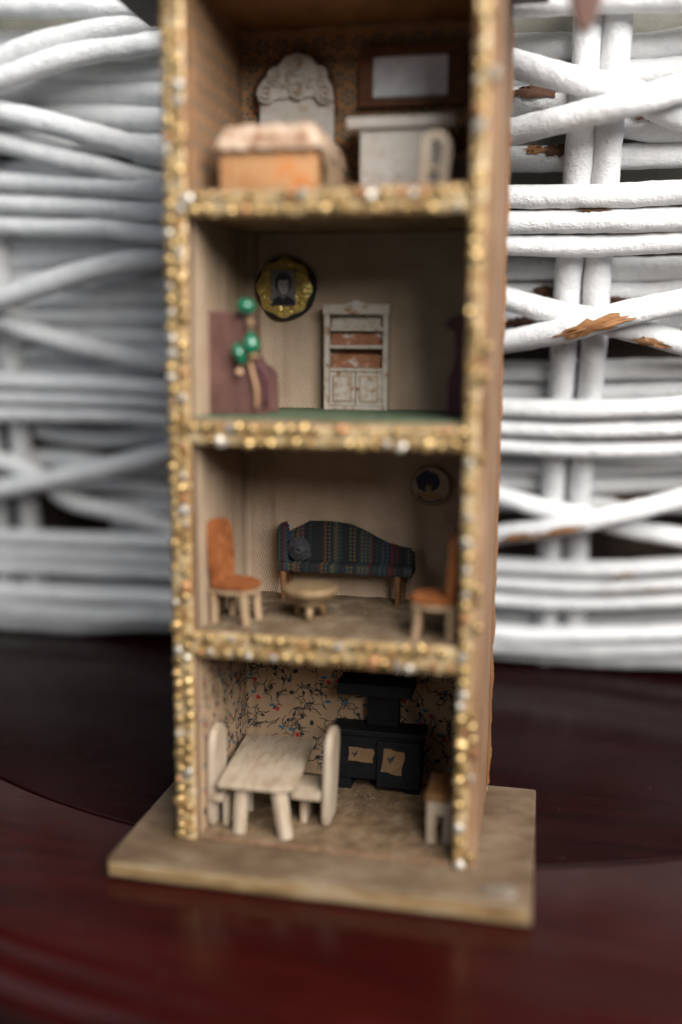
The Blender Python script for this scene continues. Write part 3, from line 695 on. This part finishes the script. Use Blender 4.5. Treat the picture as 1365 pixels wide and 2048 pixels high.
put('ground_print', flatpoly([(cx-3.9, cz-2.4), (cx-3.5, cz-3.8), (cx-1.5, cz-5.0), (cx+1, cz-5.2), (cx+3.2, cz-4.4), (cx+4.6, cz-2.3), (cx+3.4, cz-3.7), (cx+1, cz-4.7), (cx-1.6, cz-4.5)], 47.30), M['navy'], pl)
put('rim', tube([(cx+5.9*math.cos(2*math.pi*q/40), 47.35, cz+5.9*math.sin(2*math.pi*q/40)) for q in range(41)], .22, 6), M['goldmatt'], pl, smooth=True)

# ------------------------------------------------------------------ storey 3, study
F3 = ZB+.02
def wing_chair(label, pts, y0, th, m, cat='chair', mirror=None, sd=15.5):
    t = thing('miniature_armchair', label, cat, (sum(p[0] for p in pts)/len(pts), y0+th/2, F3), 'pair of high-backed block chairs')
    put('side_panel', xz(pts, y0, 2.0, .3), m, t, smooth='auto')
    put('side_panel', xz(pts, y0+th-2.0, 2.0, .3), m, t, smooth='auto')
    xs = [p[0] for p in pts]; b = min(xs) if mirror is None else max(xs)
    d = 1 if mirror is None else -1
    zt = max(p[1] for p in pts)
    a, c = sorted((b, b+d*2.2)); put('backrest', box(a+.05, c, y0+2.02, y0+th-2.02, F3+.1, zt-.6, .25), m, t)
    a, c = sorted((b+d*2.3, b+d*sd)); put('seat', box(a, c, y0+2.02, y0+th-2.02, F3+6.2, F3+9.8, .3), m, t)
    f = b+d*(sd-1.5); a, c = sorted((f, f+d*1.6)); put('front_rail', box(a, c, y0+2.04, y0+th-2.04, F3+.1, F3+6.15, .25), m, t)
    return t
Y0 = 14.0
L = lambda x, y: tuple(PY(x, y, Y0)[[0, 2]])
prof = [(L(410, 830)[0], F3), (L(530, 0)[0], F3), L(531, 748), L(522, 738), L(508, 728), L(497, 712), L(490, 690), L(488, 660), L(489, 631), L(470, 625), L(411, 621)]
wing_chair('tall maroon block chair with a green bead doll seated at its edge', prof, Y0, 13.5, M['maroon'])
R = lambda x, y: tuple(PY(x, y, 27.0)[[0, 2]])
xr2 = 78.3
prof2 = [(xr2, F3), (xr2-6.4, F3), (xr2-6.4, F3+10.5), (xr2-5.2, F3+13), (xr2-4.6, F3+17), (xr2-5, F3+23.2), (xr2-7.4, F3+24.2), (xr2-7.0, F3+26.4), (xr2-4.6, F3+27.5), (xr2, F3+28)]
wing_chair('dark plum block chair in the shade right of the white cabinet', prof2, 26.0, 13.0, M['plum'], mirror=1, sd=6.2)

YD = 12.6
B = lambda x, y, Y=YD: PY(x, y, Y)
doll = thing('bead_doll', 'little doll of green and gold beads sitting on the maroon chair', 'doll', (B(510, 700)[0], YD, F3))
def at(c, Y=YD): q = B(*c, Y); return (q[0], Y, q[2])
put('hat_bead', ell(at((492, 613)), 2.75, 2.6, 2.25, 20, 14), M['green'], doll, smooth=True)
put('head_bead', ell(at((501, 646)), 1.05, 1.0, 1.35), M['goldmatt'], doll, smooth=True)
body = at((502, 687))
put('body_bead', lathe((body[0], body[1]), [(.2, body[2]+3.4), (1.0, body[2]+2.6), (1.9, body[2]+1.3), (2.45, body[2]), (2.4, body[2]-1.2), (1.7, body[2]-2.4), (.4, body[2]-2.9)], 20), M['green'], doll, smooth=True)
put('neck_wire', tube([at((501, 640)), at((502, 690))], .3, 6), M['goldmatt'], doll)
put('skirt_bead', ell(at((507, 713)), 1.9, 1.7, .9), M['goldmatt'], doll, smooth=True)
put('arm_bead', tube([at((472, 688), 12), at((477, 705), 11.6), at((487, 728), 11.6)], [.9, 1.7, .9], 12), M['green'], doll, smooth=True)
put('hand_bead', ell(at((479, 744), 11.8), 1.0, .9, .9), M['peach'], doll, smooth=True)
put('arm_wire', tube([at((495, 672), 12.4), at((484, 700), 11.3), at((480, 742), 11.8)], .28, 6), M['goldmatt'], doll)
put('leg', tube(smooth_path([at((500, 722)), at((507, 752)), at((514, 785)), at((513, 818))], 9), [.5, .55, .6, .62, .62, .6, .55, .5, .5, .45], 10), M['peachleg'], doll, smooth=True)
put('leg', tube(smooth_path([at((508, 720)), at((524, 738), 12.8), at((533, 770), 13), at((534, 812), 13)], 9), .42, 8), M['plum'], doll, smooth=True)
sh = PZ(535, 816, F3+.9)
put('shoe_bead', ell((sh[0], sh[1], F3+1.0), 1.25, 1.0, .95), M['pearl'], doll, smooth=True)

cx, cz = px(570, 576, 47.5)
po = thing('framed_portrait', 'round gold-foil frame holding a tiny grey portrait of a dark-haired person', 'portrait', (cx, 48, cz-9.6))
put('backing', xz([(cx+.35+(9.5+.2*math.sin(5*a))*math.cos(a), cz-.2+(9.4+.2*math.cos(3*a))*math.sin(a)) for a in [2*math.pi*k/40 for k in range(40)]], 46.9, 1.8, .3), M['blackrim'], po, smooth='auto')
def foil(a, b):
    t = 2*math.pi*a; o = 8.5+.35*math.cos(8*t+.4)
    r = 2.5+(o-2.5)*b
    q = Vector((r*math.cos(t)*1.4, r*math.sin(t)*1.4, 3.3))
    h = 1.0*math.sin(math.pi*min(b*1.02, 1))**.5*(.45+1.6*abs(mnoise.noise(q*.5))+.9*mnoise.noise(q*.9))
    return (cx+r*math.cos(t), 46.75-h, cz+r*math.sin(t)*1.02)
put('foil_ring', grid(foil, 110, 12), M['foil'], po, smooth='auto')
hx, hz, yp = 3.85, 5.35, 45.4
ph = put('photograph', box(cx-hx, cx+hx, yp, yp+1.4, cz-hz, cz+hz, .12), M['ph_bg'], po)
def ov(name, x, z, rx, rz, y, m, n=18): put(name, flatpoly([(cx+x+rx*math.cos(2*math.pi*k/n), cz+z+rz*math.sin(2*math.pi*k/n)) for k in range(n)], y), m, ph)
put('dress_print', flatpoly([(cx-3.75, cz-5.2), (cx+3.75, cz-5.2), (cx+3.7, cz-3.9), (cx+2.2, cz-2.9), (cx+1.1, cz-2.3), (cx, cz-3.6), (cx-1.0, cz-2.3), (cx-2.4, cz-3.0), (cx-3.7, cz-4.2)], yp-.05), M['ph_dark'], ph)
ov('hair_print', .1, 1.3, 2.75, 3.2, yp-.03, M['ph_dark']); put('neck_print', flatpoly([(cx-1.0, cz-1), (cx+1.2, cz-1), (cx+1.2, cz-2.6), (cx, cz-3.5), (cx-1.1, cz-2.5)], yp-.06), M['ph_mid'], ph)
ov('face_print', .25, .55, 1.75, 2.45, yp-.08, M['ph_skin'])
ov('hair_wave_print', .2, 2.75, 1.7, .75, yp-.10, M['ph_dark'])
for ex in (-.45, 1.0):
    ov('eye_print', ex, .95, .36, .17, yp-.11, M['ph_dark'], 8); ov('brow_print', ex, 1.4, .5, .12, yp-.11, M['ph_mid'], 8)
ov('nose_print', .35, .25, .2, .55, yp-.11, M['ph_mid'], 8); ov('mouth_print', .3, -.85, .58, .16, yp-.11, M['ph_mid'], 8)
ov('cheek_shadow_print', 1.65, .2, .35, 1.6, yp-.10, M['ph_mid'], 10)

cab = thing('miniature_cabinet', 'peeling white dresser cabinet with open shelves above two doors', 'cabinet', (42.6, 46, F3))
x0, x1, y0, y1, zt = 32.9, 52.2, 43.2, 48.4, F3+30.6
put('side_panel', box(x0, x0+1.5, y0, y1, F3-.05, zt, .2), M['cabwhite'], cab); put('side_panel', box(x1-1.5, x1, y0, y1, F3-.05, zt, .2), M['cabwhite'], cab)
put('back_panel', box(x0+1.52, x1-1.52, y1-.8, y1-.02, F3+.3, zt-.3, .1), M['rust'], cab)
put('cornice', box(x0-.4, x1+.4, y0-.5, y1, zt-2.4, zt+.5, .3, 1, .06), M['cabwhite'], cab)
put('crest', wob(xz([(39.4, zt+.45), (39.9, zt+1.0), (41, zt+.9), (41.8, zt+1.6), (43.2, zt+1.7), (43.8, zt+1.0), (45, zt+1.1), (45.6, zt+.45)], y0-.3, 1.2, .2), .08, 1.0), M['whitep'], cab, smooth='auto')
for z in (F3+24.6-1.2, F3+18.2, F3+11.4):
    put('shelf', box(x0+1.52, x1-1.52, y0+.4, y1-.85, z, z+1.0, .2), M['cabwhite'], cab)
for z, m in ((F3+24.5, M['cabwhite']), (F3+19.3, M['rust']), (F3+12.5, M['rust'])):
    put('backboard', box(x0+1.8, x1-1.7, y1-2.6, y1-.85, z, z+3.9, .15), m, cab)
put('plinth', box(x0+1.52, x1-1.52, y0+.3, y1-.85, F3, F3+1.2, .2), M['cabwhite'], cab)
for a, b in ((x0+1.7, (x0+x1)/2-.15), ((x0+x1)/2+.15, x1-1.7)):
    d = put('door', box(a, b, y0+.1, y0+1.0, F3+1.3, F3+11.2, .15), M['cabwhite'], cab)
    put('moulding', box(a+1.0, b-1.0, y0-.02, y0+.3, F3+2.3, F3+10.2, .05), M['stick'], d)
    put('panel', box(a+1.4, b-1.4, y0-.25, y0+.3, F3+2.7, F3+9.8, .12), M['cabwhite'], d)
    kx = b-.7 if a < 40 else a+.7
    put('knob', ell((kx, y0-.1, F3+6.4), .35, .35, .35, 8, 6), M['rust'], d, smooth=True)

# ------------------------------------------------------------------ storey 4, bedroom
F4 = ZA-.12
bed = thing('miniature_bed', 'small bed with an orange box foot, puffed quilt and white shell headboard', 'bed', (26, 27, F4))
put('foot_box', box(12.7, 38.2, 7.5, 44, F4, F4+11.2, .6, 1, .15), M['orangebox'], bed, smooth='auto')
def quilt(a, b):
    x = 11.6+27.9*a; y = 5.8+38*b
    ex = min(a, 1-a)*2; ey = min(b*1.6, 1)
    h = F4+11.4+5.8*min(1, (ex*6)**.5 if ex > 0 else 0)*min(1, (ey*5)**.5 if ey > 0 else 0)
    h += .7*mnoise.noise(Vector((x*.28, y*.28, 2)))+.35*mnoise.noise(Vector((x*.7, y*.7, 5)))
    if ex < .02 or b < .01: h = F4+10.3+.7*mnoise.noise(Vector((x*.5, y*.5, 9)))
    return (x, y, h)
put('quilt', grid(quilt, 44, 46), M['quilt'], bed, smooth=True)
put('side_cloth', wob(grid(lambda a, b: (38.9+.9*math.sin(b*2.6)+.35*math.sin(a*9+2*b), 12+29*a, F4+11.8-10*b), 24, 10), .4, .4, 2), M['stick'], bed, smooth=True)
put('pillow', ell((26, 39.5, F4+17.2), 10, 4.4, 2.8, 18, 12, .5, 3), M['quilt'], bed, smooth=True)
hp = [px(x, y, 46.5) for x, y in ((521, 330), (668, 330), (668, 205), (640, 199), (600, 197), (560, 201), (521, 208))]
hp[0] = (hp[0][0], F4); hp[1] = (hp[1][0], F4)
hb = put('headboard', xz(hp, 45.9, 1.8, .25), M['whitep'], bed, smooth='auto')
shell = [px(x, y, 46.0) for x, y in ((517, 207), (516, 180), (530, 158), (545, 140), (560, 132), (572, 114), (597, 106), (622, 114), (634, 130), (652, 150), (664, 172), (669, 204), (640, 197), (600, 195), (560, 199))]
put('shell_crest', wob(xz(shell, 45.0, 1.6, .3), .12, .6), M['whitep'], hb, smooth='auto')
for i, (x, y, r) in enumerate(((533, 186, 2.5), (553, 152, 2.4), (597, 128, 2.8), (641, 150, 2.4), (650, 186, 2.5), (597, 178, 2.4), (575, 160, 1.7), (620, 160, 1.7))):
    c, z = px(x, y, 44.8); pr = [(c+(.4+r*q/26)*math.cos(q*.46), 44.6-.25*math.sin(q/26*3.1), z+(.4+r*q/26)*math.sin(q*.46)) for q in range(27)]
    sc_ = put('scallop', tube(pr, .42, 6, .06, i), M['whitep'], hb, smooth=True)
    put('eye', ell((c, 44.75, z), r*.62, .25, r*.62, 12, 8), M['stick'], hb, smooth=True)
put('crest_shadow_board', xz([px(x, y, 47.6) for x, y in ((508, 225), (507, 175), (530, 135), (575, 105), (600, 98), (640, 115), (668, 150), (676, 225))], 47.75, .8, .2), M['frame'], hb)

dr = thing('miniature_dresser', 'white painted washstand dresser with overhanging top below the mirror', 'dresser', (56.5, 41, F4))
put('body', box(44.8, 69.4, 35.2, 48.2, F4, F4+20.1, .4, 1, .1), M['whitep'], dr, smooth='auto')
put('top', wob(box(41.2, 71.6, 33.4, 48.4, F4+20.15, F4+23.2, .5, 1), .12), M['whitep'], dr, smooth='auto')
mi = thing('wall_mirror', 'silvered mirror in a broad red-brown wooden frame above the dresser', 'mirror', (57.3, 48.5, 207))
xa, za = px(719, 216, 47); xb, zb = px(936, 84, 47); ga, gza = px(745, 199, 46); gb, gzb = px(896, 105, 46)
put('frame_rail', box(xa, xb, 46.3, 48.3, za, gza, .3), M['frame'], mi); put('frame_rail', box(xa, xb, 46.3, 48.3, gzb, zb, .3), M['frame'], mi)
put('frame_stile', box(xa+.02, ga, 46.35, 48.28, gza+.02, gzb-.02, .3), M['frame'], mi); put('frame_stile', box(gb, xb-.02, 46.35, 48.28, gza+.02, gzb-.02, .3), M['frame'], mi)
put('glass', grid(lambda a, b: (ga+(gb-ga)*a, 47.4+.03*mnoise.noise(Vector((a*5, b*4, 2)))+.25*(1-b), gza+(gzb-gza)*b), 30, 20), M['mirror'], mi, smooth=True)
put('foil_edge', tube([(ga+.2+(gb-ga-.4)*k/30, 46.9, gza+.5+.15*mnoise.noise(Vector((k*.9, 1, 1)))) for k in range(31)], .35, 6, .1, 3), M['silver'], mi, smooth=True)

wc = thing('miniature_chair', 'tiny white chair with an arched back in front of the dresser', 'chair', (69, 15, F4))
def qx(x, y, Y=13.0): q = PY(x, y, Y); return (q[0], Y, q[2])
ax, az = qx(848, 0)[0], 0
arch = [(qx(852, 0)[0], 13, F4)] + [qx(850, 310), qx(852, 285), qx(862, 274), qx(876, 272), qx(889, 280), qx(893, 305)] + [(qx(893, 0)[0], 13, F4)]
put('backrest', tube(smooth_path(arch, 28), 1.25, 10), M['birchz'], wc, smooth=True)
put('seat', box(arch[0][0]-.4, arch[-1][0]+.4, 13.6, 20, F4+5, F4+6.2, .3), M['birchz'], wc)
for x in (arch[0][0]+.4, arch[-1][0]-.4): put('leg', box(x-.7, x+.7, 18.2, 19.6, F4-.02, F4+5.02, .2), M['birchz'], wc)
nb = thing('bedside_block', 'dark brown block tucked beside the tiny white arched chair', 'block', (76, 18, F4))
put('body', box(74.3, 78.2, 14, 22, F4, F4+7.6, .3), M['blackrim'], nb); put('lid', box(73.9, 78.3, 13.6, 22.4, F4+7.62, F4+8.6, .3), M['frame'], nb)

# ------------------------------------------------------------------ white wicker basket behind the house
bk = thing('wicker_basket', 'large white-painted wicker basket with chipped paint standing behind the house', 'basket', (20, 207, TZ))
rod_no = [0]
def rod(name, pts, r, off=None, ext=(0, 0), flat=1.0, amp=.28, chips=()):
    """pts: photo positions lying on the basket's side, (x, y[, layer offset in mm])"""
    P = [PW(p[0], p[1], p[2] if len(p) > 2 else off) for p in pts]
    path = smooth_path(P, max(24, 7*len(P)))
    if ext[0]:
        d = path[0]-path[3]; d /= np.linalg.norm(d); path = [path[0]+d*ext[0]*k/4 for k in (4, 3, 2, 1)]+path
    if ext[1]:
        d = path[-1]-path[-4]; d /= np.linalg.norm(d); path = path+[path[-1]+d*ext[1]*k/4 for k in (1, 2, 3, 4)]
    # even, denser sampling
    L = np.concatenate([[0], np.cumsum([np.linalg.norm(b-a) for a, b in zip(path, path[1:])])])
    n = max(12, int(L[-1]/2.2)); A = np.array(path); S = np.linspace(0, L[-1], n)
    path = [np.array([np.interp(s, L, A[:, k]) for k in range(3)]) for s in S]
    rod_no[0] += 1; sd = rod_no[0]
    path = [p+np.array(mnoise.noise_vector(Vector(p)*.03+Vector((sd, 0, 0))))*.4 for p in path]
    rads = [r*(1+.06*mnoise.noise(Vector((s*.04, sd, 0)))) for s in S]
    o = put(name, tube(path, rads, 16, amp, sd, flat), M['white'], bk, smooth='auto')
    for (cxp, cyp, cl, ch, mk) in chips:     # bare patches where the paint has flaked off
        q = PW(cxp, cyp, (off if off is not None else pts[len(pts)//2][2])+r*.9)
        i = min(range(n), key=lambda i: np.linalg.norm(path[i]-q)); p = Vector(path[i])
        t = (Vector(path[min(i+1, n-1)])-Vector(path[max(i-1, 0)])).normalized()
        toc = (Vector(CAM)-p); toc = (toc-t*toc.dot(t)).normalized(); upv = t.cross(toc)
        if upv.z < 0: upv = -upv
        a0 = math.asin(max(-.85, min(.85, (Vector(q)-p).dot(upv)/r)))
        bm = bmesh.new(); ring = []
        def onrod(u, v):
            pp = p+t*u; j = min(range(n), key=lambda j: np.linalg.norm(path[j]-np.array(pp)))
            pc = Vector(path[j]); pc = pc+t*((pp-pc).dot(t)); a = a0+v/r
            return pc+(toc*math.cos(a)+upv*math.sin(a))*(r*1.045+.33)
        rn = random.Random(int(cxp*7+cyp)); NR = 30; rows = []
        fr = [1+rn.uniform(-.42, .3) for _ in range(NR)]
        for f in (.0, .35, .7, 1.0):
            rows.append([bm.verts.new(onrod(cl/2*f*fr[k]*math.cos(2*math.pi*k/NR), ch/2*f*fr[(k*3) % NR]*math.sin(2*math.pi*k/NR))) for k in range(NR)] if f else [bm.verts.new(onrod(0, 0))])
        for k in range(NR): bm.faces.new((rows[0][0], rows[1][k], rows[1][(k+1) % NR]))
        for a, b in zip(rows[1:], rows[2:]):
            for k in range(NR): bm.faces.new((a[k], b[k], b[(k+1) % NR], a[(k+1) % NR]))
        put('paint_chip', bm, M[mk], o, smooth=True)
    return o
E2 = (60, 55)
FR = 7.6
# upright stakes in pairs
for pts in ([(1186, -120), (1180, -40), (1177, 34), (1157, 342), (1138, 547), (1124, 741), (1106, 980), (1098, 1200), (1092, 1312)],
            [(1252, -120), (1245, -40), (1238, 34), (1212, 342), (1196, 547), (1184, 741), (1161, 980), (1152, 1200), (1143, 1312)]):
    rod('stake', pts, 4.65, 0)
for dx in (0, -58):
    rod('stake', [(-95+dx, -100), (-60+dx, 60), (-25+dx, 340), (5+dx, 560), (30+dx, 760), (52+dx, 980), (72+dx, 1150), (84+dx, 1245)], 4.65, 0)
    rod('stake', [(585+dx, -120), (590+dx, 34), (598+dx, 342), (606+dx, 741), (614+dx, 1000), (622+dx, 1275)], 4.65, 0)
rod('stake', [(1800, -60), (1750, 400), (1690, 800), (1620, 1330)], 4.65, 0); rod('stake', [(1865, -60), (1812, 400), (1750, 800), (1675, 1330)], 4.65, 0)
# bands of three rods, in front of the stakes
H = lambda *p: list(p)
rod('rod', H((-60, -60), (160, -55), (640, -62), (1010, -72), (1365, -88)), 3.7, FR, E2)
rod('rod', H((-60, -24), (160, -20), (640, -26), (1010, -36), (1365, -46)), 3.7, FR, E2)
rod('rod', H((-60, 14), (140, 14), (240, 15), (640, 12), (1010, 8), (1200, 2), (1365, -3)), 3.8, FR, E2)
rod('rod', H((-60, 360), (0, 363), (200, 372), (320, 382), (650, 393), (1015, 394), (1180, 391), (1365, 386)), 3.75, FR, E2)
rod('rod', H((-60, 406), (0, 408), (200, 415), (320, 424), (650, 440), (1015, 443), (1200, 443), (1365, 437)), 3.8, FR, E2, chips=((1186, 418, 11, 2.4, 'chipdark'),))
rod('rod', H((-60, 450), (0, 452), (200, 456), (320, 468), (650, 484), (1015, 490), (1200, 490), (1365, 482)), 3.7, FR, E2)
rod('rod', H((-60, 760), (0, 762), (200, 769), (330, 777), (650, 800), (1005, 814), (1180, 819), (1365, 812)), 3.7, FR, E2)
rod('rod', H((-60, 792), (0, 794), (200, 799), (330, 805), (650, 838), (1005, 854), (1180, 858), (1365, 853)), 3.6, FR, E2)
rod('rod', H((-60, 825), (0, 827), (200, 830), (330, 838), (650, 870), (1000, 889), (1180, 897), (1365, 893)), 3.7, FR, E2)
rod('rod', H((-60, 1068), (0, 1072), (200, 1080), (330, 1085), (650, 1105), (993, 1129), (1180, 1138), (1365, 1129)), 3.6, FR, E2, chips=((1255, 1150, 9, 3, 'chip'),))
rod('rod', H((-60, 1098), (0, 1102), (200, 1110), (330, 1115), (650, 1138), (993, 1163), (1180, 1171), (1365, 1163)), 3.5, FR, E2, chips=((1225, 1188, 16, 2, 'chip'), (1310, 1186, 16, 2, 'chip')))
rod('rod', H((-60, 1127), (0, 1131), (200, 1139), (330, 1142), (650, 1168), (990, 1196), (1180, 1205), (1365, 1197)), 3.5, FR, E2)
rod('rod', H((-60, 1178), (0, 1182), (200, 1190), (330, 1194), (650, 1225), (985, 1264), (1180, 1268), (1365, 1262)), 3.9, FR, E2)
rod('rod', H((-60, 1208), (0, 1212), (200, 1226), (330, 1224), (650, 1255), (985, 1285), (1180, 1296), (1365, 1292)), 3.9, FR-1, E2)
rod('rod', H((-60, 1236), (0, 1238), (150, 1247), (330, 1243), (650, 1262), (985, 1298), (1180, 1313), (1365, 1318)), 3.9, 2, E2)
# short rods woven behind the stakes
BK = -8.2
for pts, r, ch in (
    (H((880, 98), (1020, 93), (1150, 92), (1270, 94), (1365, 82)), 3.8, ()), (H((880, 150), (1020, 150), (1180, 152), (1300, 143), (1365, 138)), 3.8, ()),
    (H((880, 205), (1020, 208), (1100, 206), (1280, 245), (1365, 250)), 5.2, ((1075, 182, 17, 4.2, 'chipdark'), (1290, 232, 12, 3, 'chipdark'))),
    (H((880, 322), (1020, 319), (1160, 316), (1270, 311), (1365, 308)), 3.9, ((1068, 300, 7, 3.2, 'chip'), (1120, 300, 8, 5, 'chipdark'))),
    (H((880, 540), (1010, 538), (1150, 538), (1280, 537), (1365, 535)), 3.7, ()), (H((880, 585), (1010, 586), (1230, 580), (1300, 584), (1365, 570)), 3.7, ((1095, 583, 10, 4, 'chipdark'), (1232, 608, 14, 4, 'chipdark'))),
    (H((880, 640), (1010, 642), (1230, 652), (1365, 640)), 3.4, ((1040, 646, 15, 4, 'chipdark'),)),
    (H((880, 740), (1010, 741), (1180, 741), (1365, 737)), 3.6, ()), (H((880, 783), (1010, 784), (1180, 784), (1365, 778)), 3.6, ()),
    (H((880, 926), (1010, 929), (1180, 932), (1365, 928)), 3.5, ()), (H((880, 962), (1010, 964), (1180, 968), (1365, 966)), 3.5, ()),
    (H((880, 996), (1010, 1002), (1180, 1004), (1365, 1008)), 3.5, ((1290, 996, 30, 4, 'chipdark'),)), (H((880, 1232), (1010, 1234), (1180, 1236), (1365, 1230)), 3.6, ()),
    # left of the house
    (H((-60, 90), (60, 92), (180, 105), (330, 118), (470, 120)), 3.8, ()), (H((-60, 140), (60, 142), (190, 143), (320, 145), (470, 150)), 3.8, ()),
    (H((-60, 190), (60, 186), (180, 184), (330, 186), (470, 190)), 3.8, ()), (H((-60, 240), (100, 232), (200, 232), (330, 238), (470, 240)), 3.9, ()),
    (H((-60, 290), (100, 284), (220, 286), (330, 292), (470, 296)), 3.7, ()), (H((-60, 345), (100, 345), (330, 350), (470, 352)), 3.6, ()),
    (H((-60, 490), (100, 488), (250, 484), (470, 478)), 3.2, ()), (H((-60, 738), (100, 740), (250, 738), (470, 742)), 3.0, ()), (H((230, 1044), (330, 1052), (470, 1056)), 3.0, ()),
    (H((-60, 520), (60, 520), (200, 500), (330, 488), (470, 486)), 3.8, ()), (H((-60, 560), (60, 556), (200, 565), (330, 560), (470, 560)), 3.6, ()),
    (H((-60, 600), (180, 598), (240, 592), (330, 592), (470, 594)), 3.6, ()), (H((-60, 632), (120, 634), (200, 630), (330, 632), (470, 634)), 3.5, ()),
    (H((-60, 668), (150, 668), (330, 672), (470, 676)), 3.4, ()), (H((-60, 712), (100, 705), (330, 700), (470, 700)), 3.4, ()),
    (H((80, 855), (140, 868), (230, 874), (330, 866), (470, 860)), 3.7, ()), (H((-60, 935), (100, 915), (250, 935), (330, 940), (470, 940)), 3.4, ()),
    (H((90, 965), (250, 968), (330, 980), (470, 985)), 3.5, ()), (H((180, 1010), (330, 1010), (470, 1016)), 3.3, ()), (H((-60, 1165), (330, 1172), (470, 1175)), 2.6, ())):
    r += .85 if pts[-1][0] < 500 else .35
    rod('rod', pts, r, BK if pts[-1][0] > 500 else BK+2.5, (0, 40) if pts[-1][0] > 1300 else (40, 0) if pts[0][0] < 0 else (0, 0), chips=ch)
# crossing rods laid over the stakes
rod('crossing_rod', [(700, 30, -6), (880, 95, -2), (1010, 122, 5), (1100, 148, 9), (1190, 170, 11), (1262, 186, 10), (1330, 220, 4), (1420, 245, -2)], 4.3, None, (0, 30))
rod('crossing_rod', [(700, 330, -6), (880, 295, 0), (1025, 263, 8), (1131, 236, 15), (1268, 204, 18.5), (1365, 176, 12), (1480, 130, 2)], 4.15, None, (0, 30))
rod('crossing_rod', [(700, 520, -6), (880, 560, -2), (1011, 596, 5), (1097, 622, 9), (1199, 643, 11), (1268, 660, 9), (1330, 674, 8), (1420, 700, 2)], 4.0, None, (0, 30), chips=((1302, 684, 15, 3.6, 'chip'),))
rod('crossing_rod', [(700, 745, -6), (880, 710, 0), (1011, 683, 9), (1131, 660, 16), (1233, 631, 18.5), (1365, 602, 12), (1480, 560, 2)], 4.2, None, (0, 30), chips=((1190, 652, 24, 4.8, 'chip'),))
rod('crossing_rod', [(700, 915, -6), (880, 958, -2), (995, 989, 5), (1088, 1016, 9), (1180, 1035, 11), (1253, 1056, 8), (1365, 1074, 7), (1450, 1090, 3)], 4.0, None, (0, 30))
rod('crossing_rod', [(700, 1110, -6), (880, 1090, 0), (995, 1070, 9), (1106, 1056, 16), (1216, 1033, 18), (1365, 996, 12), (1480, 950, 2)], 4.1, None, (0, 30), chips=((1028, 1074, 18, 3.2, 'chip'), (1132, 1060, 18, 3, 'chip')))
rod('crossing_rod', [(-120, 175, 12), (-40, 140, 12), (60, 96, 10), (170, 68, 8), (290, 40, 5), (420, 15, -3), (520, 0, -6)], 4.3, None, (30, 0))
rod('crossing_rod', [(-120, 215, 16), (0, 160, 16), (100, 124, 12), (190, 101, 8), (320, 84, 3), (450, 72, -4), (560, 66, -6)], 4.1, None, (30, 0))
rod('crossing_rod', [(-120, 190, 10), (0, 222, 12), (100, 246, 11), (205, 277, 8), (330, 312, 2), (450, 335, -4), (560, 345, -6)], 4.2, None, (30, 0))
rod('crossing_rod', [(-120, 255, 8), (0, 284, 9), (100, 310, 9), (205, 334, 8), (310, 362, 4), (440, 380, -4)], 4.0, None, (30, 0))
rod('crossing_rod', [(-120, 640, 16), (0, 598, 17), (100, 565, 14), (205, 535, 9), (330, 513, 3), (450, 500, -4), (560, 495, -6)], 4.5, None, (30, 0))
rod('crossing_rod', [(-120, 610, 10), (0, 640, 11), (73, 666, 10), (180, 695, 7), (320, 722, 2), (450, 738, -4), (560, 745, -6)], 4.2, None, (30, 0))
rod('crossing_rod', [(-120, 1008, 14), (0, 978, 15), (110, 955, 13), (220, 934, 9), (330, 905, 4), (450, 880, -4), (560, 870, -6)], 4.4, None, (30, 0))
rod('crossing_rod', [(-120, 885, 8), (0, 920, 9), (73, 948, 9), (140, 1000, 8), (220, 1021, 7), (330, 1050, 2), (450, 1068, -4)], 4.0, None, (30, 0))
# cloth lining and unpainted inside behind the rods
def inner_sheet(z0, z1, off, X0=-250, X1=330):
    def f(a, b):
        X = X0+(X1-X0)*a; z = z0+(z1-z0)*b
        return (X, wick_y(X, z)+off+.8*mnoise.noise(Vector((X*.05, z*.05, 2))), z)
    return grid(f, 70, 24)
put('cloth_lining', inner_sheet(188, 275, 15.5), M['cloth'], bk, smooth=True)
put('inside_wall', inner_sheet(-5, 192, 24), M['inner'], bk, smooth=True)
